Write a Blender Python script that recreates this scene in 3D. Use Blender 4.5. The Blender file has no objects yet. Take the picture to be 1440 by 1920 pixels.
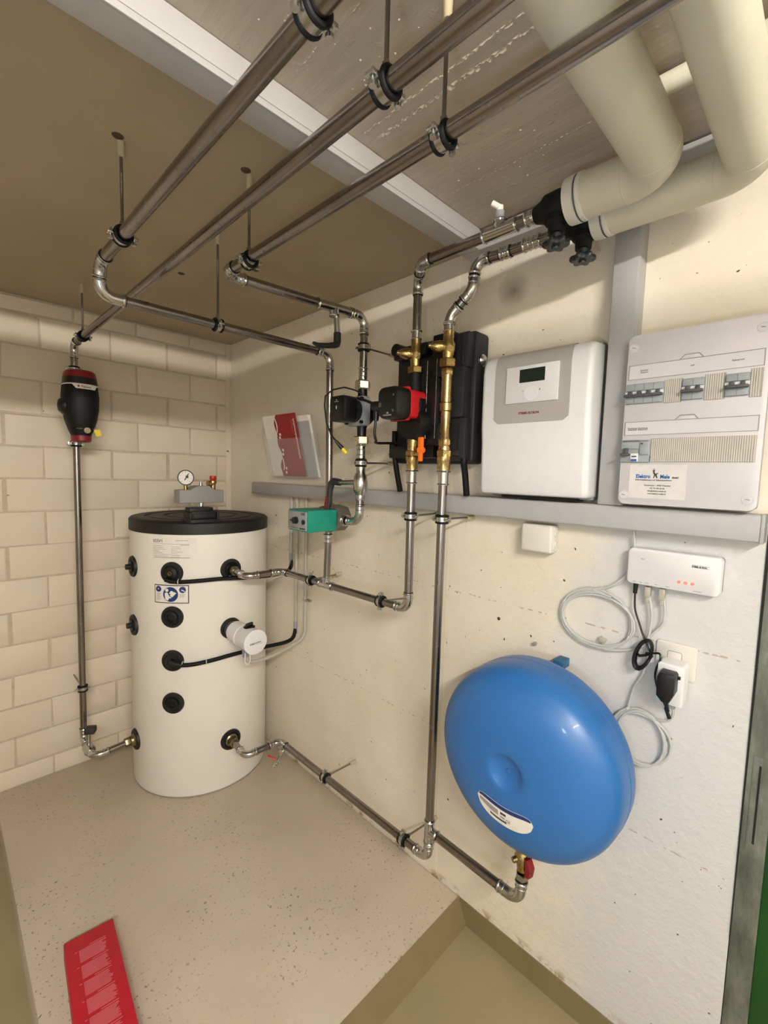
import bpy, bmesh, math, random
from mathutils import Vector, Matrix
random.seed(7)
V = Vector
PI = math.pi
SC = bpy.context.scene
COL = SC.collection

# ------------------------------------------------------------------ camera
CAM_POS = V((-1.318, -2.67, 1.54))
YAW, PIT, ROL, FOC = 0.786795, 0.083299, 0.029066, 845.95
fwd = V((math.sin(YAW)*math.cos(PIT), math.cos(YAW)*math.cos(PIT), -math.sin(PIT)))
rt = V((math.cos(YAW), -math.sin(YAW), 0)); upv = rt.cross(fwd)
r2 = math.cos(ROL)*rt + math.sin(ROL)*upv
u2 = -math.sin(ROL)*rt + math.cos(ROL)*upv
cam_data = bpy.data.cameras.new('camera'); cam = bpy.data.objects.new('camera', cam_data); COL.objects.link(cam)
M = Matrix((r2, u2, -fwd)).transposed().to_4x4(); M.translation = CAM_POS
cam.matrix_world = M
cam_data.sensor_fit = 'VERTICAL'; cam_data.sensor_height = 36.0
cam_data.lens = 36.0*FOC/1920.0
cam_data.clip_start = 0.02
SC.camera = cam

# ------------------------------------------------------------------ world, lamps, exposure
w = bpy.data.worlds.new('world'); SC.world = w; w.use_nodes = True
w.node_tree.nodes['Background'].inputs[0].default_value = (0.55, 0.6, 0.7, 1)
w.node_tree.nodes['Background'].inputs[1].default_value = 0.02

def lamp(name, kind, loc, energy, color, **kw):
    d = bpy.data.lights.new(name, kind); d.energy = energy; d.color = color
    for k, v in kw.items(): setattr(d, k, v)
    o = bpy.data.objects.new(name, d); o.location = loc; COL.objects.link(o); return o
# the cellar's tube lamp hangs under the ceiling behind the viewer: see the ceiling_lamp thing in the room section
TUBE_STRENGTH, TUBE_COLOR = 655.0, (1.0, 0.955, 0.885, 1.0)
# added cool white fill light left of and below the lens, no visible source
lamp('cool_fill_light', 'POINT', (-1.50, -2.62, 1.28), 13.0, (0.66, 0.83, 1.0), shadow_soft_size=0.05)

SC.view_settings.view_transform = 'Standard'
SC.view_settings.look = 'None'
SC.view_settings.exposure = 0.0
SC.view_settings.gamma = 1.0
SC.view_settings.use_curve_mapping = False

# ------------------------------------------------------------------ materials
def lin(h):
    h = h.lstrip('#'); o = []
    for i in (0, 2, 4):
        c = int(h[i:i+2], 16)/255.0
        o.append(c/12.92 if c <= 0.04045 else ((c+0.055)/1.055)**2.4)
    return (*o, 1.0)

class NT:
    def __init__(s, name):
        s.m = bpy.data.materials.new(name); s.m.use_nodes = True
        s.t = s.m.node_tree; s.n = s.t.nodes; s.b = s.n['Principled BSDF']
    def node(s, typ, **kw):
        n = s.n.new(typ)
        for k, v in kw.items():
            if k in n.inputs: n.inputs[k].default_value = v
            else: setattr(n, k, v)
        return n
    def link(s, a, ao, b, bi):
        s.t.links.new(a.outputs[ao], b.inputs[bi])
    def coords(s):
        if not hasattr(s, '_c'): s._c = s.n.new('ShaderNodeNewGeometry')
        return s._c
    def noise(s, scale, detail=4.0, rough=0.55, stretch=None):
        n = s.node('ShaderNodeTexNoise', Scale=scale, Detail=detail, Roughness=rough)
        if stretch:
            mp = s.n.new('ShaderNodeMapping'); mp.inputs['Scale'].default_value = stretch
            s.link(s.coords(), 'Position', mp, 'Vector'); s.link(mp, 'Vector', n, 'Vector')
        else:
            s.link(s.coords(), 'Position', n, 'Vector')
        return n
    def ramp(s, src, out, stops):
        r = s.n.new('ShaderNodeValToRGB'); e = r.color_ramp.elements
        while len(e) < len(stops): e.new(0.5)
        for el, (p, c) in zip(e, stops):
            el.position = p; el.color = c if len(c) == 4 else (*c, 1)
        s.link(src, out, r, 'Fac'); return r
    def mix(s, fac, a, b, mode='MIX'):
        m = s.n.new('ShaderNodeMix'); m.data_type = 'RGBA'; m.blend_type = mode
        for sock, v in ((0, fac), (6, a), (7, b)):
            if isinstance(v, tuple) and not isinstance(v[0], bpy.types.Node): m.inputs[sock].default_value = v
            elif isinstance(v, (int, float)): m.inputs[sock].default_value = v
            else: s.t.links.new(v[0].outputs[v[1]], m.inputs[sock])
        return (m, 2)
    def base(s, v):
        if isinstance(v[0], bpy.types.Node): s.t.links.new(v[0].outputs[v[1]], s.b.inputs['Base Color'])
        else: s.b.inputs['Base Color'].default_value = v
    def bump(s, src, out, strength, dist):
        b = s.node('ShaderNodeBump', Strength=strength, Distance=dist)
        s.link(src, out, b, 'Height')
        if s.b.inputs['Normal'].is_linked:
            s.t.links.new(s.b.inputs['Normal'].links[0].from_socket, b.inputs['Normal'])
        s.t.links.new(b.outputs['Normal'], s.b.inputs['Normal'])

def plain(name, hexc, rough=0.5, metal=0.0, var=0.06, scale=30.0, bump=0.0, spec=None, coat=0.0):
    t = NT(name); c = lin(hexc)
    n = t.noise(scale)
    d = tuple(max(0, x*(1-var)) for x in c[:3]) + (1,); l = tuple(min(1, x*(1+var)) for x in c[:3]) + (1,)
    r = t.ramp(n, 'Fac', [(0.3, d), (0.7, l)])
    t.base((r, 'Color'))
    t.b.inputs['Roughness'].default_value = rough; t.b.inputs['Metallic'].default_value = metal
    if spec is not None: t.b.inputs['Specular IOR Level'].default_value = spec
    if coat: t.b.inputs['Coat Weight'].default_value = coat
    if bump: t.bump(n, 'Fac', 0.3, bump)
    return t.m

def emit(name, hexc, strength):
    t = NT(name); c = lin(hexc); t.base(c)
    t.b.inputs['Emission Color'].default_value = c; t.b.inputs['Emission Strength'].default_value = strength
    return t.m

def steel(name, hexc, rough, streak=0.12):
    t = NT(name); c = lin(hexc)
    n = t.noise(60.0, 3.0, 0.6); n2 = t.noise(7.0, 3.0)
    r = t.ramp(n2, 'Fac', [(0.25, tuple(x*(1-streak*2) for x in c[:3])), (0.75, tuple(min(1, x*(1+streak)) for x in c[:3]))])
    t.base((r, 'Color')); t.b.inputs['Metallic'].default_value = 1.0
    rr = t.ramp(n, 'Fac', [(0.2, (rough*0.8,)*3), (0.8, (rough*1.25,)*3)])
    t.link(rr, 'Color', t.b, 'Roughness')
    return t.m

def m_concrete_wall():
    t = NT('painted_concrete')
    a = t.noise(2.2, 5.0, 0.6); b = t.noise(45.0, 4.0, 0.6); s = t.noise(26.0, 2.0, 0.5); k = t.noise(9.0, 6.0, 0.7)
    r = t.ramp(a, 'Fac', [(0.3, lin('#ddd2bd')), (0.5, lin('#e4dac8')), (0.72, lin('#eae2d3'))])
    # whiter wall colour low down towards the door, with an uneven edge
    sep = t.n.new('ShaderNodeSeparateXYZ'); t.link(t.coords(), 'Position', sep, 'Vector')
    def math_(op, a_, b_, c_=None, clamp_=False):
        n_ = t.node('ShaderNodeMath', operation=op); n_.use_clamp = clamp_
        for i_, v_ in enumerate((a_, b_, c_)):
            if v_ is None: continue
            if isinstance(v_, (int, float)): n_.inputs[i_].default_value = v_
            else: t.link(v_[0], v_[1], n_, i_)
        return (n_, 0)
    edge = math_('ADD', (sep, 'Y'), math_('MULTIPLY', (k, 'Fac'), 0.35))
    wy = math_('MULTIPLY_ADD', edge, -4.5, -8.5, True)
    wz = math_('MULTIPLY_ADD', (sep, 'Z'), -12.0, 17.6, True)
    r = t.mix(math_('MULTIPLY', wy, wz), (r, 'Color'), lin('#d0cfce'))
    # black specks and chips
    s2 = t.noise(52.0, 2.0, 0.5)
    sp = t.ramp(s2, 'Fac', [(0.735, (0, 0, 0)), (0.75, (1, 1, 1))])
    c = t.mix((sp, 'Color'), r, lin('#4a443b'))
    # shutter joints at two heights, broken up by noise
    def joint(sock, at, width, c, thr, colour):
        wob = t.node('ShaderNodeMath', operation='MULTIPLY_ADD'); wob.inputs[1].default_value = 0.02; wob.inputs[2].default_value = -at-0.01
        t.link(k, 'Fac', wob, 0)
        ad = t.node('ShaderNodeMath', operation='ADD'); t.link(sep, sock, ad, 0); t.link(wob, 0, ad, 1)
        ab = t.node('ShaderNodeMath', operation='ABSOLUTE'); t.link(ad, 0, ab, 0)
        lt = t.node('ShaderNodeMath', operation='LESS_THAN'); lt.inputs[1].default_value = width; t.link(ab, 0, lt, 0)
        gt = t.node('ShaderNodeMath', operation='GREATER_THAN'); gt.inputs[1].default_value = thr; t.link(s2 if sock == 'Z' else s, 'Fac', gt, 0)
        mq = t.node('ShaderNodeMath', operation='MULTIPLY'); mq.inputs[1].default_value = 0.7; t.link(gt, 0, mq, 0)
        mu = t.node('ShaderNodeMath', operation='MULTIPLY'); t.link(lt, 0, mu, 0); t.link(mq, 0, mu, 1)
        return t.mix((mu, 0), c, colour), mu
    c, j1 = joint('Z', 1.128, 0.0022, c, 0.55, lin('#a2937c'))
    c, j2 = joint('Z', 0.588, 0.0018, c, 0.57, lin('#a2937c'))
    c, j3 = joint('Y', -1.695, 0.004, c, 0.42, lin('#efe6d2'))
    # dark smudge above the controller and flaking paint at the wall foot
    def dist(y_, z_, r_):
        a_ = math_('ADD', (sep, 'Y'), -y_); b_ = math_('ADD', (sep, 'Z'), -z_)
        d_ = math_('SQRT', math_('ADD', math_('MULTIPLY', a_, a_), math_('MULTIPLY', b_, b_)), 0.0)
        d_ = math_('ADD', d_, math_('MULTIPLY', (k, 'Fac'), 0.05))
        return math_('MULTIPLY_ADD', d_, -1.0/r_, 1.0 + 0.025/r_, True)
    c = t.mix(math_('MULTIPLY', dist(-1.905, 2.127, 0.06), 0.75), c, lin('#6b5f4c'))
    foot = math_('MULTIPLY_ADD', (sep, 'Z'), -34.0, 1.0, True)
    flake = t.ramp(k, 'Fac', [(0.52, (0, 0, 0)), (0.60, (1, 1, 1))])
    c = t.mix(math_('MULTIPLY', foot, (flake, 'Color')), c, lin('#9c8563'))
    t.base(c); t.b.inputs['Roughness'].default_value = 0.62
    t.bump(a, 'Fac', 0.35, 0.012); t.bump(b, 'Fac', 0.7, 0.004); t.bump(t.noise(19.0, 3.0, 0.55), 'Fac', 0.4, 0.004); t.bump(sp, 'Color', -0.5, 0.002); t.bump(k, 'Fac', 0.3, 0.004)
    return t.m

def m_brick():
    t = NT('painted_block')
    a = t.noise(3.0, 5.0); b = t.noise(60.0, 4.0, 0.65); s = t.noise(22.0, 2.0)
    oi = t.n.new('ShaderNodeObjectInfo')
    r = t.ramp(a, 'Fac', [(0.3, lin('#d9cbb6')), (0.7, lin('#e0d4c2'))])
    r2_ = t.ramp(oi, 'Random', [(0.0, (0.93, 0.92, 0.90)), (1.0, (1, 1, 1))])
    c = t.mix(1.0, (r, 'Color'), (r2_, 'Color'), 'MULTIPLY')
    sp = t.ramp(s, 'Fac', [(0.765, (0, 0, 0)), (0.775, (1, 1, 1))])
    c = t.mix((sp, 'Color'), c, lin('#5a5040'))
    t.base(c); t.b.inputs['Roughness'].default_value = 0.7
    t.bump(a, 'Fac', 0.3, 0.008); t.bump(b, 'Fac', 0.4, 0.0016)
    return t.m

def m_floor():
    t = NT('worn_screed')
    a = t.noise(2.0, 6.0, 0.6); b = t.noise(70.0, 3.0, 0.6); s = t.noise(88.0, 2.0, 0.5); z = t.noise(2.3, 3.0)
    r = t.ramp(a, 'Fac', [(0.28, lin('#b5a894')), (0.5, lin('#c0b3a0')), (0.75, lin('#cabdab'))])
    sp = t.ramp(s, 'Fac', [(0.625, (0, 0, 0)), (0.68, (1, 1, 1))])
    zz = t.ramp(z, 'Fac', [(0.40, (0.05, 0.05, 0.05)), (0.60, (1, 1, 1))])
    m = t.mix(1.0, (sp, 'Color'), (zz, 'Color'), 'MULTIPLY')
    c = t.mix((m[0], m[1]), (r, 'Color'), lin('#7d705e'))
    t.base(c); t.b.inputs['Roughness'].default_value = 0.5
    t.bump(b, 'Fac', 0.3, 0.0015); t.bump(m[0], m[1], -0.6, 0.003); t.bump(a, 'Fac', 0.2, 0.006)
    return t.m

def m_olive(name='olive_floor_paint', c1='#8d8060', c2='#9c8f6e'):
    t = NT(name)
    a = t.noise(3.0, 5.0, 0.6); s = t.noise(17.0, 5.0, 0.7); b = t.noise(50.0)
    r = t.ramp(a, 'Fac', [(0.25, lin(c1)), (0.75, lin(c2))])
    sp = t.ramp(s, 'Fac', [(0.70, (0, 0, 0)), (0.735, (1, 1, 1))])
    c = t.mix((sp, 'Color'), (r, 'Color'), lin('#b9ae8e'))
    t.base(c); t.b.inputs['Roughness'].default_value = 0.42
    t.bump(b, 'Fac', 0.25, 0.001); t.bump(a, 'Fac', 0.3, 0.006)
    return t.m

def m_ceiling():
    t = NT('shuttered_ceiling')
    a = t.noise(2.5, 5.0, 0.6); b = t.noise(55.0, 4.0, 0.6); st = t.noise(6.0, 5.0, 0.65, (7.0, 0.7, 1.0)); g = t.noise(24.0, 3.0, 0.6)
    r = t.ramp(a, 'Fac', [(0.3, lin('#a4947a')), (0.7, lin('#ae9e84'))])
    rs = t.ramp(st, 'Fac', [(0.3, (0.84, 0.83, 0.82)), (0.6, (1, 1, 1))])
    sep = t.n.new('ShaderNodeSeparateXYZ'); t.link(t.coords(), 'Position', sep, 'Vector')
    near = t.node('ShaderNodeMath', operation='LESS_THAN'); near.inputs[1].default_value = -1.8; t.link(sep, 'Y', near, 0)
    raw = t.mix(1.0, lin('#bdb1a1'), (rs, 'Color'), 'MULTIPLY')
    c = t.mix((near, 0), (r, 'Color'), raw)
    t.base(c); t.b.inputs['Roughness'].default_value = 0.6
    gr = t.ramp(g, 'Fac', [(0.62, (0, 0, 0)), (0.78, (1, 1, 1))])
    t.bump(a, 'Fac', 0.3, 0.008); t.bump(b, 'Fac', 0.25, 0.001); bm_ = t.mix((near, 0), (0.5, 0.5, 0.5, 1.0), (st, 'Fac')); t.bump(bm_[0], bm_[1], 0.35, 0.004)
    bg_ = t.mix((near, 0), (0.0, 0.0, 0.0, 1.0), (gr, 'Color')); t.bump(bg_[0], bg_[1], 0.5, 0.004)
    return t.m

def m_glass(name):
    t = NT(name); t.base((0.9, 0.92, 0.92, 1))
    t.b.inputs['Roughness'].default_value = 0.08; t.b.inputs['Alpha'].default_value = 0.09
    n = t.noise(4.0); t.bump(n, 'Fac', 0.05, 0.002)
    return t.m

def m_scuffed():
    t = NT('scuffed_grey_paint')
    a = t.noise(6.0, 6.0, 0.7, (1.0, 3.0, 1.0)); b = t.noise(40.0, 3.0)
    r = t.ramp(a, 'Fac', [(0.3, lin('#3e423b')), (0.5, lin('#62665d')), (0.72, lin('#868a80'))])
    t.base((r, 'Color')); t.b.inputs['Roughness'].default_value = 0.5; t.bump(b, 'Fac', 0.2, 0.001)
    return t.m

MT = dict(
    fillgap=plain('filler_gap', '#9b958a', 0.6), stick=plain('sticker_film', '#d0cdcb', 0.5),
    cover=plain('pale_grey_plastic', '#cbc9cc', 0.4, 0, 0.015),
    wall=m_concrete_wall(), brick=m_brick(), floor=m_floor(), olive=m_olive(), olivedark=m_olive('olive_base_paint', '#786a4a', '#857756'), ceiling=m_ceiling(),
    mortar=plain('mortar', '#bfb19c', 0.85, 0, 0.12, 40, 0.002),
    pipe=steel('brushed_pipe_steel', '#948e8a', 0.24, 0.10), fitting=steel('bright_fitting_steel', '#c4c4c2', 0.17, 0.06),
    zinc=steel('zinc_plated', '#c8c8c6', 0.25, 0.05), brass=steel('yellow_brass', '#b39a66', 0.28, 0.1),
    nickel=steel('pale_nut_metal', '#d6d0bd', 0.28, 0.05),
    dullbrass=steel('dull_brass', '#8f8367', 0.36, 0.1), hangblue=plain('dark_blue_bracket', '#1f5f86', 0.5),
    black=plain('black_plastic', '#09090a', 0.40), matte=plain('black_rubber', '#070708', 0.6, spec=0.3),
    lid=plain('black_foam_lid', '#111112', 0.55, 0, 0.1, 90, 0.0006), board=plain('black_epp_foam', '#1e1d1f', 0.6, 0, 0.18, 160, 0.001),
    white=plain('white_plastic', '#dfdfe0', 0.4, 0, 0.015), tank=plain('white_foil_jacket', '#e9e3da', 0.5, 0, 0.02, 6),
    offwhite=plain('cream_plastic', '#d8d5cc', 0.4, 0, 0.02), grey=plain('grey_trunking', '#a6a6a7', 0.45, 0, 0.03),
    trim=plain('white_trunking', '#b3b0ac', 0.45, 0, 0.02), panel=plain('taupe_panel', '#a8a5a0', 0.5, 0, 0.02),
    midgrey=plain('mid_grey_plastic', '#8d8f92', 0.45), bluegrey=plain('blue_grey_plastic', '#949b9f', 0.42),
    darkgrey=plain('dark_grey_plastic', '#4a4c50', 0.45), lcd=plain('lcd_glass', '#1e2724', 0.15),
    filler=plain('beige_filler_strip', '#bfbab1', 0.5), red=plain('red_plastic', '#b3121c', 0.4),
    darkred=plain('dark_red_plastic', '#7a0d16', 0.45), orange=plain('orange_plastic', '#f0701a', 0.4),
    yellow=plain('yellow_tag', '#d9c322', 0.5), blue=plain('blue_enamel', '#2b68ab', 0.36, 0, 0.03, 5, 0, None, 0.1),
    navy=plain('navy_print', '#17326e', 0.5), teal=plain('teal_housing', '#0c8570', 0.4),
    cream_ins=plain('cream_pvc_jacket', '#d3ceba', 0.45, 0, 0.04, 8), cuff=plain('white_cuff', '#dcd8cd', 0.5),
    cable=plain('white_cable', '#bdbebb', 0.4), conduit=plain('grey_conduit', '#b3ada1', 0.2, 0, 0.05),
    ink=plain('ink', '#3c3a39', 0.7), inkgrey=plain('grey_ink', '#9a9390', 0.7), inkred=plain('red_ink', '#7d1f25', 0.6), inkblue=plain('blue_ink', '#2457a5', 0.6),
    paper=plain('paper', '#e6e1d8', 0.7), redpaper=plain('red_paper', '#8f0c16', 0.5), redbox=plain('red_card', '#b80e26', 0.5, 0, 0.04),
    pink=plain('pink_print', '#dd7a84', 0.6), cast=plain('cast_grey', '#8b8a88', 0.6, 0, 0.1, 120, 0.001),
    brownmetal=plain('grey_brown_casting', '#6a635b', 0.5, 0.4), acrylic=m_glass('clear_acrylic'),
    scuffed=m_scuffed(), green=plain('green_door_paint', '#154a1b', 0.45, 0, 0.08, 6), darkgap=plain('dark_gap', '#10120f', 0.8),
    led=emit('red_led', '#ff3a2c', 4.0), plug=plain('beige_wall_plug', '#b8ab8c', 0.6), ceilhole=plain('chipped_plaster', '#4d3c2a', 0.9),
    teflon=plain('white_nozzle', '#efe9da', 0.4), wheel=plain('anthracite_handwheel', '#24282c', 0.4), handle=plain('anthracite_lever', '#26272a', 0.4))

# ------------------------------------------------------------------ mesh builder
class MB:
    def __init__(s): s.v = []; s.f = []
    def add(s, vs, fs):
        o = len(s.v); s.v += [V(p) for p in vs]; s.f += [tuple(i+o for i in f) for f in fs]; return s
    def box(s, x0, x1, y0, y1, z0, z1, bevel=0.0, seg=2):
        x0, x1 = min(x0, x1), max(x0, x1); y0, y1 = min(y0, y1), max(y0, y1); z0, z1 = min(z0, z1), max(z0, z1)
        vs = [(x, y, z) for x in (x0, x1) for y in (y0, y1) for z in (z0, z1)]
        fs = [(0, 1, 3, 2), (4, 6, 7, 5), (0, 4, 5, 1), (2, 3, 7, 6), (0, 2, 6, 4), (1, 5, 7, 3)]
        if not bevel: return s.add(vs, fs)
        bm = bmesh.new(); bv = [bm.verts.new(p) for p in vs]
        for f in fs: bm.faces.new([bv[i] for i in f])
        bmesh.ops.bevel(bm, geom=bm.edges[:], offset=bevel, segments=seg, profile=0.5, affect='EDGES')
        return s.frombm(bm)
    def frombm(s, bm):
        bm.verts.index_update()
        s.add([v.co.copy() for v in bm.verts], [[v.index for v in f.verts] for f in bm.faces]); bm.free(); return s
    def obox(s, c, u, v, n, hu, hv, hn, bevel=0.0):
        t = MB().box(-hu, hu, -hv, hv, -hn, hn, bevel)
        u, v, n, c = V(u).normalized(), V(v).normalized(), V(n).normalized(), V(c)
        return s.add([c + u*p.x + v*p.y + n*p.z for p in t.v], t.f)
    def cyl(s, p0, p1, r0, r1=None, seg=20, phase=0.0):
        r1 = r0 if r1 is None else r1
        p0, p1 = V(p0), V(p1); a = (p1-p0).normalized(); u, v = frame(a)
        vs = []
        for p, r in ((p0, r0), (p1, r1)):
            for i in range(seg):
                t = 2*PI*i/seg + phase; vs.append(p + u*math.cos(t)*r + v*math.sin(t)*r)
        fs = [(i, (i+1) % seg, seg+(i+1) % seg, seg+i) for i in range(seg)]
        fs += [tuple(range(seg-1, -1, -1)), tuple(range(seg, 2*seg))]
        return s.add(vs, fs)
    def lathe(s, o, a, prof, seg=32):
        # prof: list of (t along axis, radius)
        o, a = V(o), V(a).normalized(); u, v = frame(a); vs = []; fs = []
        for t, r in prof:
            for i in range(seg):
                q = 2*PI*i/seg; vs.append(o + a*t + u*math.cos(q)*r + v*math.sin(q)*r)
        for k in range(len(prof)-1):
            for i in range(seg):
                j = (i+1) % seg; fs.append((k*seg+i, k*seg+j, (k+1)*seg+j, (k+1)*seg+i))
        fs.append(tuple(range(seg-1, -1, -1))); n = (len(prof)-1)*seg; fs.append(tuple(range(n, n+seg)))
        return s.add(vs, fs)
    def torus(s, c, a, R, r, seg=24, ms=8):
        c, a = V(c), V(a).normalized(); u, v = frame(a); vs = []; fs = []
        for i in range(seg):
            q = 2*PI*i/seg; d = u*math.cos(q) + v*math.sin(q)
            for j in range(ms):
                p = 2*PI*j/ms; vs.append(c + d*(R + r*math.cos(p)) + a*r*math.sin(p))
        for i in range(seg):
            for j in range(ms):
                i2, j2 = (i+1) % seg, (j+1) % ms; fs.append((i*ms+j, i2*ms+j, i2*ms+j2, i*ms+j2))
        return s.add(vs, fs)
    def tube(s, pts, r, seg=14, closed=False):
        pts = [V(p) for p in pts]; n = len(pts); rs = r if isinstance(r, (list, tuple)) else [r]*n
        tg = []
        for i in range(n):
            if closed: d = pts[(i+1) % n]-pts[i-1]
            else: d = pts[min(i+1, n-1)]-pts[max(i-1, 0)]
            tg.append(d.normalized())
        u, v = frame(tg[0]); vs = []; fs = []
        for i in range(n):
            if i: u = (u - tg[i]*u.dot(tg[i])).normalized(); v = tg[i].cross(u)
            for k in range(seg):
                q = 2*PI*k/seg; vs.append(pts[i] + u*math.cos(q)*rs[i] + v*math.sin(q)*rs[i])
        m = n if closed else n-1
        for i in range(m):
            a, b = i*seg, ((i+1) % n)*seg
            for k in range(seg):
                k2 = (k+1) % seg; fs.append((a+k, a+k2, b+k2, b+k))
        if not closed:
            fs.append(tuple(range(seg-1, -1, -1))); fs.append(tuple(range((n-1)*seg, n*seg)))
        return s.add(vs, fs)
    def prism(s, poly, o, u, v, n, d0, d1, cham=0.0):
        # poly in (u,v); extruded along n from d0 to d1, chamfered towards d1
        o, u, v, n = V(o), V(u), V(v), V(n); k = len(poly)
        cx = sum(p[0] for p in poly)/k; cy = sum(p[1] for p in poly)/k
        def ring(d, inset):
            out = []
            for p in poly:
                dx, dy = p[0]-cx, p[1]-cy; L = math.hypot(dx, dy) or 1
                q = max(0.0, 1-inset/L); out.append(o + u*(cx+dx*q) + v*(cy+dy*q) + n*d)
            return out
        rings = [ring(d0, 0)]
        if cham:
            sg = 1 if d1 > d0 else -1
            rings += [ring(d1-sg*cham, 0), ring(d1-sg*cham*0.3, cham*0.3), ring(d1, cham)]
        else: rings.append(ring(d1, 0))
        vs = [p for rg in rings for p in rg]; fs = []
        for a in range(len(rings)-1):
            for i in range(k): fs.append((a*k+i, a*k+(i+1) % k, (a+1)*k+(i+1) % k, (a+1)*k+i))
        fs.append(tuple(range(k-1, -1, -1))); L = (len(rings)-1)*k; fs.append(tuple(range(L, L+k)))
        return s.add(vs, fs)
    def mesh(s, name, off):
        me = bpy.data.meshes.new(name); me.from_pydata([tuple(p-off) for p in s.v], [], s.f)
        bm = bmesh.new(); bm.from_mesh(me); bmesh.ops.recalc_face_normals(bm, faces=bm.faces[:]); bm.to_mesh(me); bm.free()
        me.polygons.foreach_set('use_smooth', [True]*len(me.polygons)); me.set_sharp_from_angle(angle=math.radians(38))
        return me

def frame(a):
    a = V(a).normalized(); h = V((0, 0, 1)) if abs(a.z) < 0.9 else V((1, 0, 0))
    u = a.cross(h).normalized(); return u, a.cross(u).normalized()

def rrect(y, z, wy, hz, r, n=5):
    out = []
    for cx, cy, a0 in ((y+wy/2-r, z+hz/2-r, 0), (y-wy/2+r, z+hz/2-r, PI/2), (y-wy/2+r, z-hz/2+r, PI), (y+wy/2-r, z-hz/2+r, 1.5*PI)):
        for i in range(n+1):
            a = a0 + PI/2*i/n; out.append((cx+r*math.cos(a), cy+r*math.sin(a)))
    return out

def circ(y, z, r, n=24): return [(y+r*math.cos(2*PI*i/n), z+r*math.sin(2*PI*i/n)) for i in range(n)]
WX = ((0, 0, 0), (0, 1, 0), (0, 0, 1), (-1, 0, 0))      # frame of the right wall: u = +Y, v = Z, n into the room
def wplate(mb, poly, d0, d1, cham=0.0): return mb.prism(poly, *WX, d0, d1, cham)

# ------------------------------------------------------------------ objects
def thing(name, label, cat, loc=(0, 0, 0), group=None):
    o = bpy.data.objects.new(name, None); o.empty_display_size = 0.02; COL.objects.link(o); o.location = loc
    o['label'] = label; o['category'] = cat
    if group: o['group'] = group
    return o
def root_of(p):
    while p.parent: p = p.parent
    return p
def part(name, mb, mat, parent=None, label=None, kind=None):
    off = V(root_of(parent).location) if parent else V((0, 0, 0))
    me = mb.mesh(name, off); me.materials.append(MT[mat] if isinstance(mat, str) else mat)
    o = bpy.data.objects.new(name, me); COL.objects.link(o)
    if parent: o.parent = parent
    if label: o['label'] = label
    if kind: o['kind'] = kind
    return o
def solo(name, mb, mat, label, cat, group=None):
    o = part(name, mb, mat); o['label'] = label; o['category'] = cat
    if group: o['group'] = group
    return o
def struct(name, mb, mat, parent=None): return part(name, mb, mat, parent, None, None if parent else 'structure')

def text_mb(s, size, fn, align='LEFT', bold=0.0):
    cu = bpy.data.curves.new('t', 'FONT'); cu.body = s; cu.size = size; cu.align_x = align; cu.resolution_u = 3; cu.offset = bold
    ob = bpy.data.objects.new('t', cu); COL.objects.link(ob)
    me = bpy.data.meshes.new_from_object(ob.evaluated_get(bpy.context.evaluated_depsgraph_get()))
    mb = MB().add([fn(v.co.x, v.co.y) for v in me.vertices], [tuple(p.vertices) for p in me.polygons])
    bpy.data.objects.remove(ob); bpy.data.curves.remove(cu); bpy.data.meshes.remove(me)
    return mb
def wall_fn(x, y, z, sx=1.0):
    # text on a face that looks into the room from the right wall (reads towards -Y)
    return lambda a, b: V((x, y - a*sx, z + b))

# ------------------------------------------------------------------ room
CEIL = 2.297
struct('floor', MB().box(-1.17, 0, -1.81, 0, -0.2, 0.0, 0.012), 'floor')
lf = struct('floor_lower', MB().box(-3.2, 0.0, -5.2, 0.0, -0.3, -0.09), 'olive')
struct('ceiling', MB().box(-3.2, 1.2, -5.2, 0.06, CEIL, CEIL+0.2), 'ceiling')
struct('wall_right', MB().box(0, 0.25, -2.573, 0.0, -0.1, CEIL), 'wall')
struct('wall_left', MB().box(-2.4, -2.3, -5.2, 0.1, -0.3, CEIL), 'wall')
struct('wall_front', MB().box(-3.3, 0.4, -5.0, -4.9, -0.3, CEIL), 'wall')
struct('wall_right_front', MB().box(0, 0.25, -5.2, -3.52, -0.1, CEIL), 'wall')
struct('wall_right_lintel', MB().box(0, 0.25, -3.52, -2.573, 2.02, CEIL), 'wall')
# olive painted foot of the right wall below the raised floor
struct('baseboard_right', MB().box(-0.004, 0.0, -2.573, -1.81, -0.1, -0.004), 'olivedark')
# sloped olive riser of the step
struct('trim_1', MB().add([(-1.17, -1.806, 0.0), (0, -1.806, 0.0), (0, -1.845, -0.092), (-1.17, -1.845, -0.092), (-1.17, -1.78, -0.092), (0, -1.78, -0.092)],
       [(0, 3, 2, 1), (0, 1, 5, 4), (3, 4, 5, 2), (0, 4, 3), (1, 2, 5)]), 'olivedark')
# brick wall: every block a piece of the wall
wb = struct('wall_back', MB().box(-3.3, 0.25, 0.004, 0.2, -0.3, CEIL), 'mortar')
def block(w_, h_, seed):
    rnd = random.Random(seed); b = 0.007; f = 0.0
    def q(): return rnd.uniform(-0.0026, 0.0026)
    vs = []
    for (y, i) in ((0.02, 0.0), (0.0035, 0.0), (f, b)):
        for (sx, sz) in ((-1, -1), (1, -1), (1, 1), (-1, 1)):
            vs.append((sx*(w_/2-i)+q(), y + (q() if i else 0), sz*(h_/2-i)+q()))
    fs = []
    for a in (0, 4):
        for i in range(4): fs.append((a+i, a+(i+1) % 4, a+4+(i+1) % 4, a+4+i))
    fs += [(8, 9, 10, 11), (3, 2, 1, 0)]
    return MB().add(vs, fs)
ZJ = [-0.07, 0.088, 0.235, 0.386, 0.536, 0.69, 0.844, 1.002, 1.156, 1.317, 1.471, 1.622, 1.774, 1.927, 2.077, 2.225, 2.36]
cache = {}
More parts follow.
